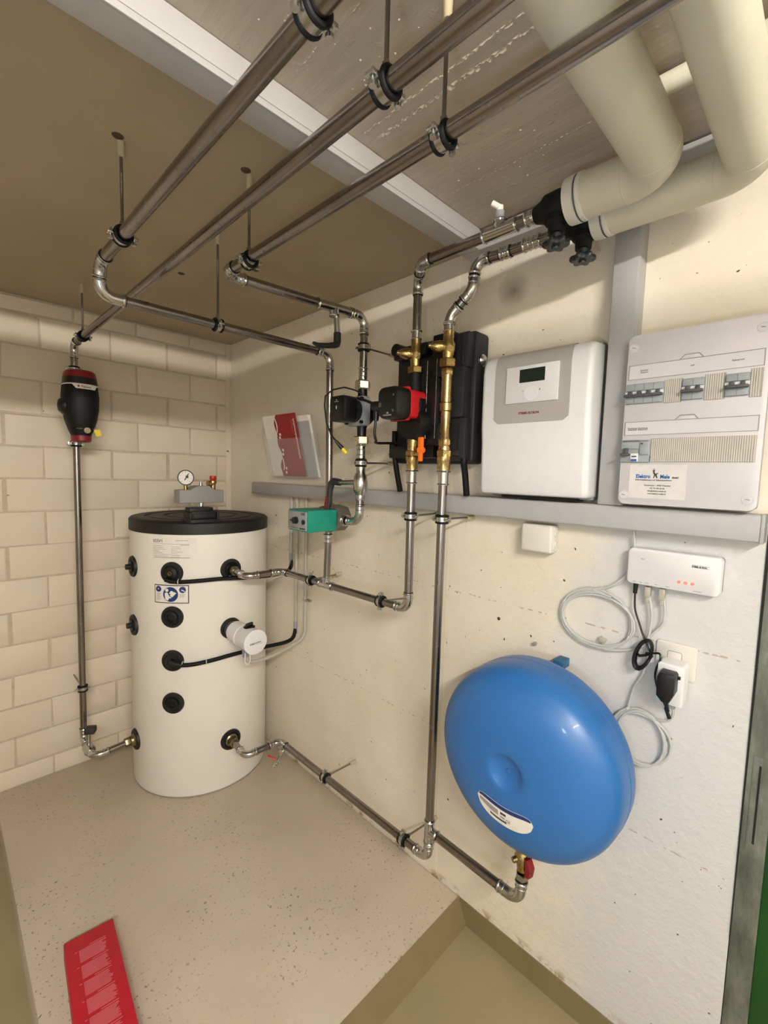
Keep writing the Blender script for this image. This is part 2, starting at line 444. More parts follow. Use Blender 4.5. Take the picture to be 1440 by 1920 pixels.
for k in range(len(ZJ)-1):
    z0, z1 = ZJ[k], min(ZJ[k+1], CEIL)
    odd = (k % 2 == 1)
    xs = [0.0, -0.25, -0.527, -0.805, -1.085, -1.367, -1.65, -1.93] if odd else [0.0, -0.09, -0.372, -0.653, -0.937, -1.22, -1.502, -1.785, -2.06]
    for i in range(len(xs)-1):
        wd, ht = round(xs[i]-xs[i+1]-0.009, 2), round(z1-z0-0.009, 3)
        key = (wd, ht, i % 3)
        if key not in cache:
            me = block(wd, ht, len(cache)).mesh('brick', V((0, 0, 0))); me.materials.append(MT['brick']); cache[key] = me
        o = bpy.data.objects.new('brick', cache[key]); COL.objects.link(o); o.parent = wb
        o.location = ((xs[i]+xs[i+1])/2, 0.0, (z0+z1)/2)
struct('trim_2', MB().box(-0.034, 0.0, -0.004, 0.003, 0.0, CEIL, 0.002), 'brick')
# rough concrete fins left by the formwork on the ceiling
fin = MB()
for x0, wd in ((-0.572, 0.0045), (-0.575, 0.003), (-0.605, 0.0028), (-0.606, 0.002), (-0.30, 0.0012), (-0.80, 0.0012)):
    y = -1.86
    while y > -2.75:
        L = random.uniform(0.006, 0.028); a = wd*random.uniform(0.3, 1.0); xx = x0 + random.uniform(-0.003, 0.003)
        fin.add([(xx-a, y, CEIL+0.001), (xx+a, y, CEIL+0.001), (xx, y-L/2, CEIL-a*1.1), (xx-a, y-L, CEIL+0.001), (xx+a, y-L, CEIL+0.001)],
                [(0, 2, 1), (0, 3, 2), (1, 2, 4), (2, 3, 4)])
        y -= L*random.uniform(0.45, 1.0)
cl = bpy.data.objects['ceiling']; part('formwork_fin', fin, 'ceiling', cl, None, 'stuff')
bmp = MB()
for i in range(150):
    x, y, r = random.uniform(-0.98, -0.62), random.uniform(-2.4, -1.9), random.uniform(0.001, 0.0035)
    bmp.lathe((x, y, CEIL+0.001), (0, 0, -1), [(0, r), (r*0.6, r*0.7), (r*0.9, 0.0003)], 6)
for i in range(14):
    x, y, r = random.uniform(-0.42, -0.2), random.uniform(-2.15, -1.9), random.uniform(0.0015, 0.004)
    bmp.lathe((x, y, CEIL+0.001), (0, 0, -1), [(0, r), (r*0.6, r*0.7), (r*0.9, 0.0003)], 6)
part('concrete_nib', bmp, 'ceiling', cl, None, 'stuff')
# tube lamp under the ceiling, across the room, behind the viewer
tmat = bpy.data.materials.new('lamp_tube'); tmat.use_nodes = True
tb = tmat.node_tree.nodes['Principled BSDF']; tb.inputs['Emission Color'].default_value = TUBE_COLOR; tb.inputs['Emission Strength'].default_value = TUBE_STRENGTH
cln = thing('ceiling_lamp', 'bare tube lamp under the ceiling behind the viewer', 'lamp', (-1.7, -3.66, 2.28))
part('tube', MB().cyl((-2.22, -3.66, 2.277), (-1.18, -3.66, 2.277), 0.013, seg=12), tmat, cln)
part('socket', MB().box(-2.25, -2.22, -3.675, -3.645, 2.26, CEIL), 'trim', cln)
part('socket', MB().box(-1.18, -1.15, -3.675, -3.645, 2.26, CEIL), 'trim', cln)
# doorway at the right end of the wall
dr = struct('door_1', MB().box(0.012, 0.055, -3.44, -2.622, -0.09, 2.0, 0.002), 'green')
struct('door_frame', MB().box(-0.002, 0.22, -2.622, -2.5745, -0.09, 2.02, 0.003).box(-0.002, 0.22, -3.52, -3.44, -0.09, 2.02, 0.003).box(-0.002, 0.22, -3.44, -2.622, 2.0, 2.02), 'scuffed', dr)
struct('strike_plate', MB().box(-0.0035, 0.0, -2.602, -2.585, 0.69, 0.92, 0.001), 'scuffed', dr)
struct('strike_slot', MB().box(-0.0045, -0.001, -2.6005, -2.5965, 0.71, 0.90), 'darkgap', dr)
struct('frame_gap', MB().add([(-0.0025, -2.5735, 0.45), (-0.0025, -2.5755, 0.45), (-0.0025, -2.5765, 2.02), (-0.0025, -2.5685, 2.02), (0.0, -2.5735, 0.45), (0.0, -2.5755, 0.45), (0.0, -2.5765, 2.02), (0.0, -2.5685, 2.02)], [(0, 1, 2, 3), (4, 7, 6, 5), (0, 4, 5, 1), (2, 6, 7, 3), (0, 3, 7, 4), (1, 5, 6, 2)]), 'darkgap', dr)

# ------------------------------------------------------------------ pipes
RP = 0.0142
def arc_pts(P, d1, d2, R, n=9):
    # fillet at corner P between incoming d1 and outgoing d2
    ang = d1.angle(d2); t = R*math.tan(ang/2)
    a = P - d1*t; nrm = (d2 - d1*d1.dot(d2)).normalized(); c = a + nrm*R
    out = []
    for i in range(n+1):
        q = ang*i/n; out.append(c - nrm*R*math.cos(q) + d1*R*math.sin(q))
    return out, t
def elbow(parent, P, d1, d2, R=0.036, sl=0.026, r=RP, sl2=None):
    sl2 = sl if sl2 is None else sl2
    pts, t = arc_pts(P, d1, d2, R)
    a, b = pts[0]-d1*sl, pts[-1]+d2*sl2
    mb = MB().tube([a] + pts + [b], r+0.0018, 18)
    for p, d in ((a, d1), (b, -d2)):
        mb.torus(p + d*0.004, d, r+0.0022, 0.0026, 20, 6)
        if sl > 0.015: mb.torus(p + d*0.019, d, r+0.0016, 0.0016, 20, 6)
    e = part('elbow', mb, 'fitting', parent)
    for q, d in ((a - d1*0.001, d1), (b + d2*0.001, d2)): part('seal_ring', MB().torus(q, d, r+0.0006, 0.0016, 20, 6), 'matte', e)
    return t
def run(parent, pts, R=0.036, r=RP, mat='pipe', sl=0.026, Rs=None):
    pts = [V(p) for p in pts]; n = len(pts); cuts = {}
    for i in range(1, n-1):
        d1 = (pts[i]-pts[i-1]).normalized(); d2 = (pts[i+1]-pts[i]).normalized()
        RR = (Rs or {}).get(i, R)
        t = RR*math.tan(d1.angle(d2)/2)
        l1 = (pts[i]-pts[i-1]).length; l2 = (pts[i+1]-pts[i]).length
        s1 = min(sl, max(0.004, (l1 - 2*t)/2-0.002 if i > 1 else l1-t-0.002)); s2 = min(sl, max(0.004, (l2-2*t)/2-0.002 if i < n-2 else l2-t-0.002))
        elbow(parent, pts[i], d1, d2, RR, s1, r, s2); cuts[i] = t
    for i in range(n-1):
        d = (pts[i+1]-pts[i]).normalized()
        a = pts[i] + d*cuts.get(i, 0); b = pts[i+1] - d*cuts.get(i+1, 0)
        if (b-a).length > 0.004: part('pipe', MB().cyl(a, b, r, seg=24), mat, parent)
def coupling(parent, c, d, L=0.055, r=RP, name='coupling'):
    c, d = V(c), V(d).normalized(); mb = MB().cyl(c-d*L/2, c+d*L/2, r+0.0018, seg=20)
    for k in (-1, 1):
        mb.torus(c + d*k*(L/2-0.003), d, r+0.0024, 0.0027, 20, 6); mb.torus(c + d*k*(L/2-0.018), d, r+0.0018, 0.0016, 20, 6)
    return part(name, mb, 'fitting', parent)
def tee(parent, c, d, b, L=0.085, bl=0.036, r=RP):
    c, d, b = V(c), V(d).normalized(), V(b).normalized()
    mb = MB().cyl(c-d*L/2, c+d*L/2, r+0.002, seg=20).cyl(c, c+b*bl, r+0.002, seg=20)
    for k in (-1, 1): mb.torus(c+d*k*(L/2-0.004), d, r+0.0024, 0.0028, 20, 6)
    mb.torus(c+b*(bl-0.004), b, r+0.0024, 0.0028, 20, 6)
    return part('tee', mb, 'fitting', parent)
def hexnut(parent, c, d, r, h, mat, name='union_nut'):
    c, d = V(c), V(d).normalized()
    mb = MB().lathe(c-d*h/2, d, [(0, r*0.88), (h*0.12, r), (h*0.88, r), (h, r*0.88)], 6)
    return part(name, mb, mat, parent)

def clamp(c, axis, root, label, r=RP, plug=True, spin=0.0, group=None):
    c, axis, root = V(c), V(axis).normalized(), V(root)
    t = thing('pipe_clamp', label, 'pipe clamp', c, group)
    w_ = 0.009
    mb = MB().lathe(c-axis*w_, axis, [(0, r+0.001), (0, r+0.0055), (2*w_, r+0.0055), (2*w_, r+0.001)], 24)
    part('band', mb, 'zinc', t)
    for k in (-1, 1): part('rubber_lining', MB().torus(c+axis*k*(w_+0.0015), axis, r+0.0038, 0.0043, 24, 8), 'matte', t)
    d = (root-c); L = d.length; d.normalize(); side = axis.cross(d).normalized()
    for k in (-1, 1):
        p = c + side*k*(r+0.011)
        part('ear', MB().obox(p, side, axis, d, 0.0075, 0.0085, 0.0035, 0.001), 'zinc', t)
        s = MB().cyl(p-d*0.012, p+d*0.010, 0.003, seg=10).cyl(p-d*0.014, p-d*0.009, 0.0055, seg=12)
        part('screw', s, 'zinc', t)
    part('rod', MB().cyl(c+d*(r+0.005), root+d*0.004, 0.0037, seg=12).cyl(c+d*(r+0.005), c+d*(r+0.017), 0.0062, seg=6), 'pipe', t)
    if plug: part('wall_plug', MB().cyl(root-d*0.035, root+d*0.006, 0.0068, 0.0085, seg=12), 'plug', t, 'beige plug')
    return t

# three long pipes under the ceiling
P1X, P2X, P3X, ZP = -0.976, -0.843, -0.711, 2.086
p1 = thing('steel_pipe', 'leftmost ceiling pipe, stepping down and across to the green actuator', 'pipe', (P1X, -1.2, ZP))
run(p1, [(P1X, -4.2, ZP), (P1X, -1.245, ZP), (P1X, -1.245, 2.006), (-0.978+0.003, -1.203, 2.006), ] if False else
    [(P1X, -4.2, ZP), (P1X, -1.225, ZP), (P1X, -1.2, 2.008), (-0.175, -1.2, 2.012), (-0.175, -1.212, 1.405)], R=0.038)
p2 = thing('steel_pipe', 'middle ceiling pipe, bending down into the riser on the block wall', 'pipe', (P2X, -0.19, ZP))
run(p2, [(P2X, -4.2, ZP), (P2X, -0.19, ZP), (-0.846, -0.19, 0.215), (-0.846, -0.372, 0.215), (-0.70, -0.372, 0.228)], R=0.036)
p3 = thing('steel_pipe', 'rightmost of the three bare ceiling pipes, feeding the black pump', 'pipe', (P3X, -1.4, ZP))
run(p3, [(P3X, -4.2, ZP), (P3X, -1.4, ZP+0.006), (-0.175, -1.4, 2.112), (-0.175, -1.4, 1.895)], R=0.036)
clamp((P1X, -1.425, ZP), (0, 1, 0), (P1X, -1.425, CEIL), 'clamp at the far bend of the leftmost ceiling pipe')
clamp((P1X, -2.185, ZP), (0, 1, 0), (P1X, -2.185, CEIL), 'clamp at the top edge on the leftmost ceiling pipe')
clamp((P2X, -0.365, ZP), (0, 1, 0), (P2X, -0.365, CEIL), 'ceiling clamp above the black dirt separator on the block wall')
clamp((P2X, -2.175, ZP), (0, 1, 0), (P2X, -2.175, CEIL), 'near clamp on the middle ceiling pipe, in front of the white trunking')
clamp((P3X, -1.54, ZP), (0, 1, 0), (P3X, -1.54, CEIL), 'ceiling clamp at the far bend of the right bare ceiling pipe')
clamp((P3X, -2.175, ZP), (0, 1, 0), (P3X, -2.175, CEIL), 'near clamp on the right bare ceiling pipe, beside its hanger rod')
clamp((-0.638, -1.2, 2.0095), (1, 0, 0), (-0.638, -1.2, CEIL), 'clamp hanging on a long rod over the tank, on the crosswise pipe')
ch = MB()
for x, y in ((P1X-0.01, -1.44), (P3X-0.015, -1.55), (-0.6, -0.8), (-0.42, -1.05)):
    ch.lathe((x, y, CEIL+0.002), (0, 0, -1), [(0, 0.016), (0.0035, 0.011), (0.004, 0.002)], 9)
part('chipped_hole', ch, 'ceilhole', cl)

# ball valve of pipe 3 with lever
tee(p3, (-0.315, -1.4, 2.106), (1, 0, 0.048), (0, 0, -1), 0.15, 0.03)
part('valve_stem', MB().cyl((-0.305, -1.4, 2.09), (-0.300, -1.4, 2.015), 0.010, seg=16), 'fitting', p3)
part('lever', MB().tube([(-0.300, -1.4, 2.026), (-0.300, -1.4, 1.996), (-0.303, -1.401, 1.986), (-0.312, -1.403, 1.981), (-0.345, -1.404, 1.972), (-0.385, -1.404, 1.965), (-0.405, -1.404, 1.969)],
     [0.013, 0.013, 0.0125, 0.011, 0.0095, 0.0085, 0.005], 12), 'handle', p3, 'black plastic lever')
clamp((-0.175, -1.4, 2.003), (0, 0, 1), (0, -1.396, 2.006), 'upper wall clamp on the pipe above the black pump')

# black circulation pump on the pipe
pp = thing('circulation_pump', 'small black pump between two hexagonal nuts, its loose cable hanging', 'pump', (-0.175, -1.4, 1.77))
XP, YP = -0.175, -1.4
coupling(pp, (XP, YP, 1.905), (0, 0, 1), 0.05, name='press_adapter')
hexnut(pp, (XP, YP, 1.866), (0, 0, 1), 0.029, 0.032, 'nickel')
hexnut(pp, (XP, YP, 1.664), (0, 0, 1), 0.029, 0.03, 'nickel')
part('volute', MB().lathe((XP, YP, 1.68), (0, 0, 1), [(0, 0.017), (0.03, 0.018), (0.045, 0.024), (0.1, 0.026), (0.135, 0.022), (0.15, 0.018), (0.17, 0.017)], 20).lathe((XP+0.03, YP, 1.768), (-1, 0, 0), [(0, 0.02), (0.005, 0.046), (0.03, 0.046), (0.035, 0.03)], 24), 'black', pp)
part('flange', MB().prism(rrect(YP, 1.768, 0.104, 0.106, 0.016), (XP-0.008, 0, 0), (0, 1, 0), (0, 0, 1), (-1, 0, 0), 0, 0.028, 0.004), 'midgrey', pp, 'grey motor flange')
for a in (-1, 1):
    for b in (-1, 1): part('bolt', MB().cyl((XP-0.034, YP+a*0.042, 1.768+b*0.042), (XP-0.046, YP+a*0.042, 1.768+b*0.042), 0.006, seg=8), 'black', pp)
part('motor', MB().lathe((XP-0.030, YP, 1.768), (-1, 0, 0), [(0, 0.041), (0.028, 0.042), (0.032, 0.044), (0.042, 0.044)], 28).prism(rrect(YP, 1.768, 0.088, 0.09, 0.018), (XP-0.066, 0, 0), (0, 1, 0), (0, 0, 1), (-1, 0, 0), 0, 0.056, 0.008), 'black', pp)
part('status_light', MB().box(XP-0.1235, XP-0.1215, YP-0.002, YP+0.003, 1.765, 1.777), 'bluegrey', pp)
part('lettering', MB().box(XP-0.1230, XP-0.1215, YP-0.01, YP+0.012, 1.790, 1.792).box(XP-0.1230, XP-0.1215, YP-0.002, YP+0.003, 1.795, 1.799), 'inkgrey', pp, None, 'stuff')
part('cable', MB().tube([(XP-0.02, YP-0.02, 1.83), (-0.215, -1.405, 1.842), (-0.255, -1.39, 1.848), (-0.285, -1.36, 1.838), (-0.305, -1.345, 1.815), (-0.308, -1.345, 1.78), (-0.302, -1.35, 1.72), (-0.290, -1.365, 1.675), (-0.282, -1.39, 1.648)], 0.003, 8), 'black', pp)
part('plug', MB().tube([(-0.287, -1.386, 1.655), (-0.268, -1.402, 1.628)], [0.005, 0.0085], 10), 'black', pp)
part('plug_end', MB().tube([(-0.268, -1.402, 1.628), (-0.257, -1.411, 1.612)], 0.008, 10), 'yellow', pp, 'yellow plug tip')

# lower part of the pump line with its lever valve, into the mixing valve
lp = thing('steel_pipe', 'short bright pipe with lever valve, bending from black pump to mixing valve', 'pipe', (XP, YP, 1.5))
coupling(lp, (XP, YP, 1.62), (0, 0, 1), 0.056)
run(lp, [(XP, YP, 1.65), (XP, YP, 1.355), (XP, -1.262, 1.355)], R=0.04)
part('valve_body', MB().lathe((XP, YP, 1.44), (0, 0, 1), [(0, 0.0165), (0.012, 0.019), (0.02, 0.017), (0.035, 0.026), (0.065, 0.028), (0.09, 0.024), (0.105, 0.0175), (0.125, 0.0175)], 24), 'fitting', lp)
part('valve_stem', MB().cyl((XP, YP, 1.508), (XP-0.03, YP+0.095, 1.503), 0.0095, seg=16), 'fitting', lp)
part('lever', MB().tube([(XP-0.027, YP+0.085, 1.504), (XP-0.034, YP+0.118, 1.507), (XP-0.036, YP+0.13, 1.498), (XP-0.037, YP+0.136, 1.475), (XP-0.038, YP+0.141, 1.43), (XP-0.039, YP+0.146, 1.385)],
     [0.0135, 0.0145, 0.0145, 0.0125, 0.0105, 0.0085], 12), 'handle', lp, 'black plastic lever')
part('lever_insert', MB().obox((XP-0.052, YP+0.142, 1.415), (0, 0.15, -1), (0, 1, 0.15), (1, 0, 0), 0.03, 0.004, 0.003), 'inkred', lp, 'red strip in the lever')
clamp((XP, YP, 1.58), (0, 0, 1), (0, -1.402, 1.584), 'lower wall clamp on the pipe under the black pump')
for dz in (0.0, 0.012, 0.024): pass
# mixing valve and teal actuator
mv = thing('mixing_valve', 'brown grey cast mixing valve behind the teal actuator box', 'valve', (XP, -1.225, 1.355))
part('body', MB().prism([(-1.185, 1.315), (-1.275, 1.31), (-1.305, 1.335), (-1.31, 1.375), (-1.29, 1.405), (-1.24, 1.412), (-1.185, 1.40)], (-0.205, 0, 0), (0, 1, 0), (0, 0, 1), (1, 0, 0), 0, 0.07, 0.008), 'brownmetal', mv)
part('port', MB().cyl((XP, -1.212, 1.30), (XP, -1.212, 1.415), 0.019, seg=20), 'brownmetal', mv)
pr = MB().cyl((XP, -1.27, 1.355), (XP, -1.32, 1.355), 0.0185, seg=20)
for k in range(3): pr.torus((XP, -1.292-k*0.016, 1.355), (0, 1, 0), 0.019, 0.0035, 20, 6)
part('threaded_outlet', pr, 'fitting', mv)
pr = MB()
for k in range(2): pr.torus((XP, -1.212, 1.412+k*0.03), (0, 0, 1), 0.018, 0.003, 20, 6)
pr.torus((XP, -1.212, 1.288), (0, 0, 1), 0.019, 0.004, 20, 6)
part('press_ring', pr, 'fitting', mv)
ac = thing('valve_actuator', 'teal actuator box with black knob on its grey face', 'actuator', (-0.28, -1.235, 1.355))
AX0, AX1, AY0, AY1, AZ0, AZ1 = -0.205, -0.345, -1.300, -1.172, 1.315, 1.397
part('housing', MB().box(AX0, AX1+0.004, AY0, AY1, AZ0, AZ1, 0.003), 'teal', ac)
part('face_plate', MB().box(AX1-0.001, AX1+0.006, AY0+0.006, AY1-0.004, AZ0+0.006, AZ1-0.006, 0.001), 'midgrey', ac, 'grey scale plate')
part('knob', MB().cyl((AX1, -1.232, 1.357), (AX1-0.014, -1.232, 1.357), 0.014, 0.0125, 20).obox((AX1-0.012, -1.228, 1.357), (0, 1, 0), (0, 0, 1), (1, 0, 0), 0.017, 0.003, 0.004), 'black', ac)
part('button', MB().cyl((AX1, -1.279, 1.353), (AX1-0.004, -1.279, 1.353), 0.0095, seg=16), 'black', ac)
part('lettering', text_mb('ESBE', 0.013, wall_fn(AX1-0.0018, -1.262, 1.379), bold=0.0002).box(AX1-0.0018, AX1, -1.29, -1.255, 1.325, 1.330).box(AX1-0.0018, AX1, -1.245, -1.19, 1.328, 1.3295), 'ink', ac)
part('side_screw', MB().cyl((-0.28, AY0-0.001, 1.352), (-0.28, AY0-0.004, 1.352), 0.006, seg=12), 'teal', ac)

# flow line: tank -> tee -> up to the pump group
fl = thing('steel_pipe', 'upper tank pipe running along the wall and up to the left brass column', 'pipe', (XP, -1.2, 1.08))
run(fl, [(-0.343, -0.725, 1.074), (-0.343, -0.845, 1.068), (XP, -0.86, 1.073), (XP, -1.66, 1.079), (XP, -1.657, 1.555)], R=0.034, sl=0.024)
hexnut(fl, (-0.343, -0.728, 1.074), (0, -1, 0), 0.023, 0.026, 'dullbrass', 'brass_nipple')
tee(fl, (XP, -1.204, 1.0755), (0, 1, 0), (0, 0, 1))
tp = thing('steel_pipe', 'short upright pipe dropping from the mixing valve to the wall tee', 'pipe', (XP, -1.208, 1.2))
part('pipe', MB().cyl((XP, -1.206, 1.112), (XP, -1.212, 1.30), RP, seg=24), 'pipe', tp)
coupling(tp, (XP, -1.211, 1.27), (0, 0, 1), 0.04)
clamp((XP, -1.095, 1.075), (0, 1, 0), (0, -1.09, 1.079), 'wall clamp left of the tee on the upper tank pipe')
clamp((XP, -1.527, 1.078), (0, 1, 0), (0, -1.526, 1.061), 'wall clamp at the right end bend of the upper tank pipe')
clamp((XP, -1.658, 1.401), (0, 0, 1), (0, -1.655, 1.405), 'wall clamp under the left brass column at trunking height')
# return line: tank -> along the wall foot -> up to the pump group, branch to the vessel
rl = thing('steel_pipe', 'long lower pipe from tank along wall foot and up to right brass column', 'pipe', (XP, -1.79, 0.25))
run(rl, [(-0.343, -0.725, 0.240), (-0.343, -0.838, 0.222), (XP, -0.862, 0.238), (XP, -1.79, 0.243), (XP, -1.79, 1.555)], R=0.036, sl=0.024)
hexnut(rl, (-0.343, -0.728, 0.240), (0, -1, 0), 0.023, 0.026, 'dullbrass', 'brass_nipple')
tee(rl, (XP, -1.79, 0.343), (0, 0, 1), (0, -1, 0))
clamp((XP, -1.220, 0.240), (0, 1, 0), (0, -1.22, 0.233), 'wall clamp in the middle of the low return pipe')
clamp((XP, -1.675, 0.243), (0, 1, 0), (0, -1.687, 0.236), 'wall clamp beside the corner of the low return pipe')
clamp((XP, -1.792, 1.403), (0, 0, 1), (0, -1.791, 1.401), 'wall clamp under the right brass column at trunking height')
dv = thing('drain_cock', 'small drain cock with red lever under the low return pipe', 'drain valve', (-0.19, -0.90, 0.18))
part('body', MB().cyl((XP, -0.908, 0.228), (XP-0.015, -0.90, 0.195), 0.010, seg=12).cyl((XP-0.015, -0.90, 0.195), (XP-0.03, -0.885, 0.150), 0.0085, seg=12), 'zinc', dv)
hexnut(dv, (XP-0.012, -0.902, 0.205), (-0.015, 0.01, -0.035), 0.015, 0.024, 'nickel', 'nut')
part('lever', MB().obox((XP-0.048, -0.872, 0.180), (-0.6, 0.8, 0.35), (0.3, 0.4, -0.4), (0.5, 0.3, 0.5), 0.020, 0.009, 0.004, 0.001), 'red', dv, 'red lever')
part('cap', MB().cyl((XP-0.028, -0.887, 0.153), (XP-0.034, -0.880, 0.132), 0.011, seg=10), 'zinc', dv)
br = thing('steel_pipe', 'thick short branch pipe bending up under the blue vessel', 'pipe', (XP, -2.0, 0.335))
run(br, [(XP, -1.832, 0.343), (-0.172, -2.122, 0.330), (-0.172, -2.125, 0.41)], R=0.038, sl=0.03)
# tank connection on the left with its valve
part('valve_stem', MB().cyl((-0.846, -0.285, 0.215), (-0.846, -0.285, 0.295), 0.010, seg=16).lathe((-0.846, -0.33, 0.215), (0, 1, 0), [(0, 0.017), (0.02, 0.024), (0.06, 0.024), (0.08, 0.017)], 20), 'fitting', p2)
part('lever', MB().obox((-0.838, -0.29, 0.306), (1, -0.6, 0), (0.6, 1, 0), (0, 0, 1), 0.022, 0.02, 0.015, 0.006), 'handle', p2, 'dark valve grip')
hexnut(p2, (-0.705, -0.372, 0.228), (1, 0, 0.09), 0.021, 0.026, 'dullbrass', 'brass_nipple')
clamp((-0.845, -0.19, 0.475), (0, 0, 1), (-0.845, 0.0, 0.475), 'wall clamp low on the riser by the block wall', plug=False)

# dirt and air separator on the riser
fs = thing('dirt_separator', 'black separator with dark red caps on the riser of the block wall', 'separator', (-0.84, -0.25, 1.8))
def egg(z0, z1, mat, name, prof, lab=None):
    mb = MB(); seg = 28; vs = []; fcs = []
    for z, a, b in prof:
        for i in range(seg):
            q = 2*PI*i/seg; vs.append((-0.835 + a*math.copysign(abs(math.cos(q))**0.8, math.cos(q)), -0.245 + b*math.copysign(abs(math.sin(q))**0.8, math.sin(q)), z))
    for k in range(len(prof)-1):
        for i in range(seg): fcs.append((k*seg+i, k*seg+(i+1) % seg, (k+1)*seg+(i+1) % seg, (k+1)*seg+i))
    fcs.append(tuple(range(seg))); L = (len(prof)-1)*seg; fcs.append(tuple(range(L, L+seg)))
    return part(name, mb.add(vs, fcs), mat, fs, lab)
egg(0, 0, 'darkred', 'top_cap', [(1.925, 0.063, 0.07), (1.95, 0.058, 0.066), (1.957, 0.050, 0.058), (1.96, 0.02, 0.02)], 'dark red top cap')
egg(0, 0, 'black', 'shell_top', [(1.894, 0.0665, 0.075), (1.925, 0.0632, 0.071), (1.926, 0.02, 0.02)])
egg(0, 0, 'matte', 'shell', [(1.672, 0.036, 0.05), (1.70, 0.048, 0.06), (1.74, 0.06, 0.072), (1.79, 0.069, 0.08), (1.84, 0.071, 0.082), (1.891, 0.067, 0.0755)])
egg(0, 0, 'white', 'light_seam', [(1.890, 0.0675, 0.0762), (1.895, 0.0672, 0.0758)], 'thin light seam')
egg(0, 0, 'darkred', 'bottom_cap', [(1.645, 0.032, 0.042), (1.65, 0.037, 0.05), (1.673, 0.038, 0.052)], 'dark red bottom cap')
part('side_bulge', MB().lathe((-0.88, -0.25, 1.80), (-1, 0, 0), [(0, 0.042), (0.02, 0.04), (0.038, 0.024), (0.042, 0.004)], 20), 'black', fs)
def sepfn(x0, z0):
    def fn(a, b):
        x = x0 + a; z = z0 + b
        t = max(-0.98, min(0.98, (x+0.835)/0.071)); y = -0.245 - 0.081*(1-abs(t)**2.5)**0.4 - 0.0025
        return V((x, y, z))
    return fn
def grid_patch(fn, polyrows):
    # polyrows: list of (b, a0, a1)
    mb = MB(); n = 12; vs = []; f_ = []
    for b, a0, a1 in polyrows:
        for i in range(n+1): vs.append(fn(a0+(a1-a0)*i/n, b))
    for k in range(len(polyrows)-1):
        for i in range(n): f_.append((k*(n+1)+i, k*(n+1)+i+1, (k+1)*(n+1)+i+1, (k+1)*(n+1)+i))
    return mb.add(vs, f_)
part('name_plate', grid_patch(sepfn(-0.835, 1.872), [(0.0, -0.030, 0.042), (0.010, -0.038, 0.046), (0.019, -0.045, 0.054)]), 'paper', fs, 'light name plate')
sf = sepfn(-0.835, 1.872)
part('lettering', text_mb('Flamco', 0.013, lambda a, b: sf(-0.012+a, 0.0055+b) + V((0, -0.0012, 0)), bold=0.0003).add([sf(-0.021+0.0045*math.cos(q*PI/5), 0.0105+0.0045*math.sin(q*PI/5)) + V((0, -0.0012, 0)) for q in range(10)], [tuple(range(10))]), 'inkred', fs)
part('drain_fitting', MB().cyl((-0.825, -0.29, 1.695), (-0.825, -0.316, 1.695), 0.013, seg=18).cyl((-0.825, -0.316, 1.695), (-0.825, -0.322, 1.695), 0.007, seg=12), 'dullbrass', fs, 'brass drain fitting')
part('drain_pin', MB().cyl((-0.862, -0.303, 1.702), (-0.842, -0.311, 1.702), 0.0025, seg=8), 'brass', fs)
part('tag', MB().obox((-0.783, -0.305, 1.688), (1, 0, 0.3), (-0.3, 0, 1), (0, 1, 0), 0.012, 0.015, 0.001), 'yellow', fs, 'yellow tag')
part('tag_wire', MB().tube([(-0.80, -0.30, 1.703), (-0.79, -0.308, 1.712), (-0.783, -0.306, 1.70)], 0.0012, 6), 'zinc', fs)
for z, lb in ((1.972, 'clamp on the riser just above the black dirt separator'), (1.640, 'clamp on the riser just below the black dirt separator')):
    clamp((-0.8435, -0.19, z), (0, 0, 1), (-0.8435, 0.0, z), lb, plug=False)

# ------------------------------------------------------------------ buffer tank
TC = V((-0.343, -0.370, 0)); TR = 0.325
tk = thing('buffer_tank', 'tall white cylindrical tank with black lid in the room corner', 'tank', (TC.x, TC.y, 0))
part('jacket', MB().lathe((TC.x, TC.y, 0.0), (0, 0, 1), [(0, TR-0.012), (0.004, TR-0.004), (0.012, TR), (1.25, TR)], 96), 'tank', tk)
part('foot_seam', MB().lathe((TC.x, TC.y, 0.001), (0, 0, 1), [(0, TR-0.002), (0.004, TR-0.0015), (0.006, TR-0.004)], 96), 'cast', tk, 'thin grey foot line')
def lidprof():
    return [(1.245, TR-0.01), (1.245, TR+0.004), (1.294, TR+0.004), (1.303, TR-0.004), (1.306, TR-0.016), (1.306, 0.262), (1.300, 0.259), (1.300, 0.243), (1.306, 0.240), (1.306, 0.182), (1.300, 0.179), (1.300, 0.163), (1.306, 0.160), (1.306, 0.002)]
part('lid', MB().lathe((TC.x, TC.y, 0), (0, 0, 1), lidprof(), 96), 'lid', tk, 'black grooved lid')
def tpt(deg, z, r=TR):
    q = math.radians(deg); return V((TC.x + r*math.sin(q), TC.y + r*math.cos(q), z))
def tdir(deg): q = math.radians(deg); return V((math.sin(q), math.cos(q), 0))
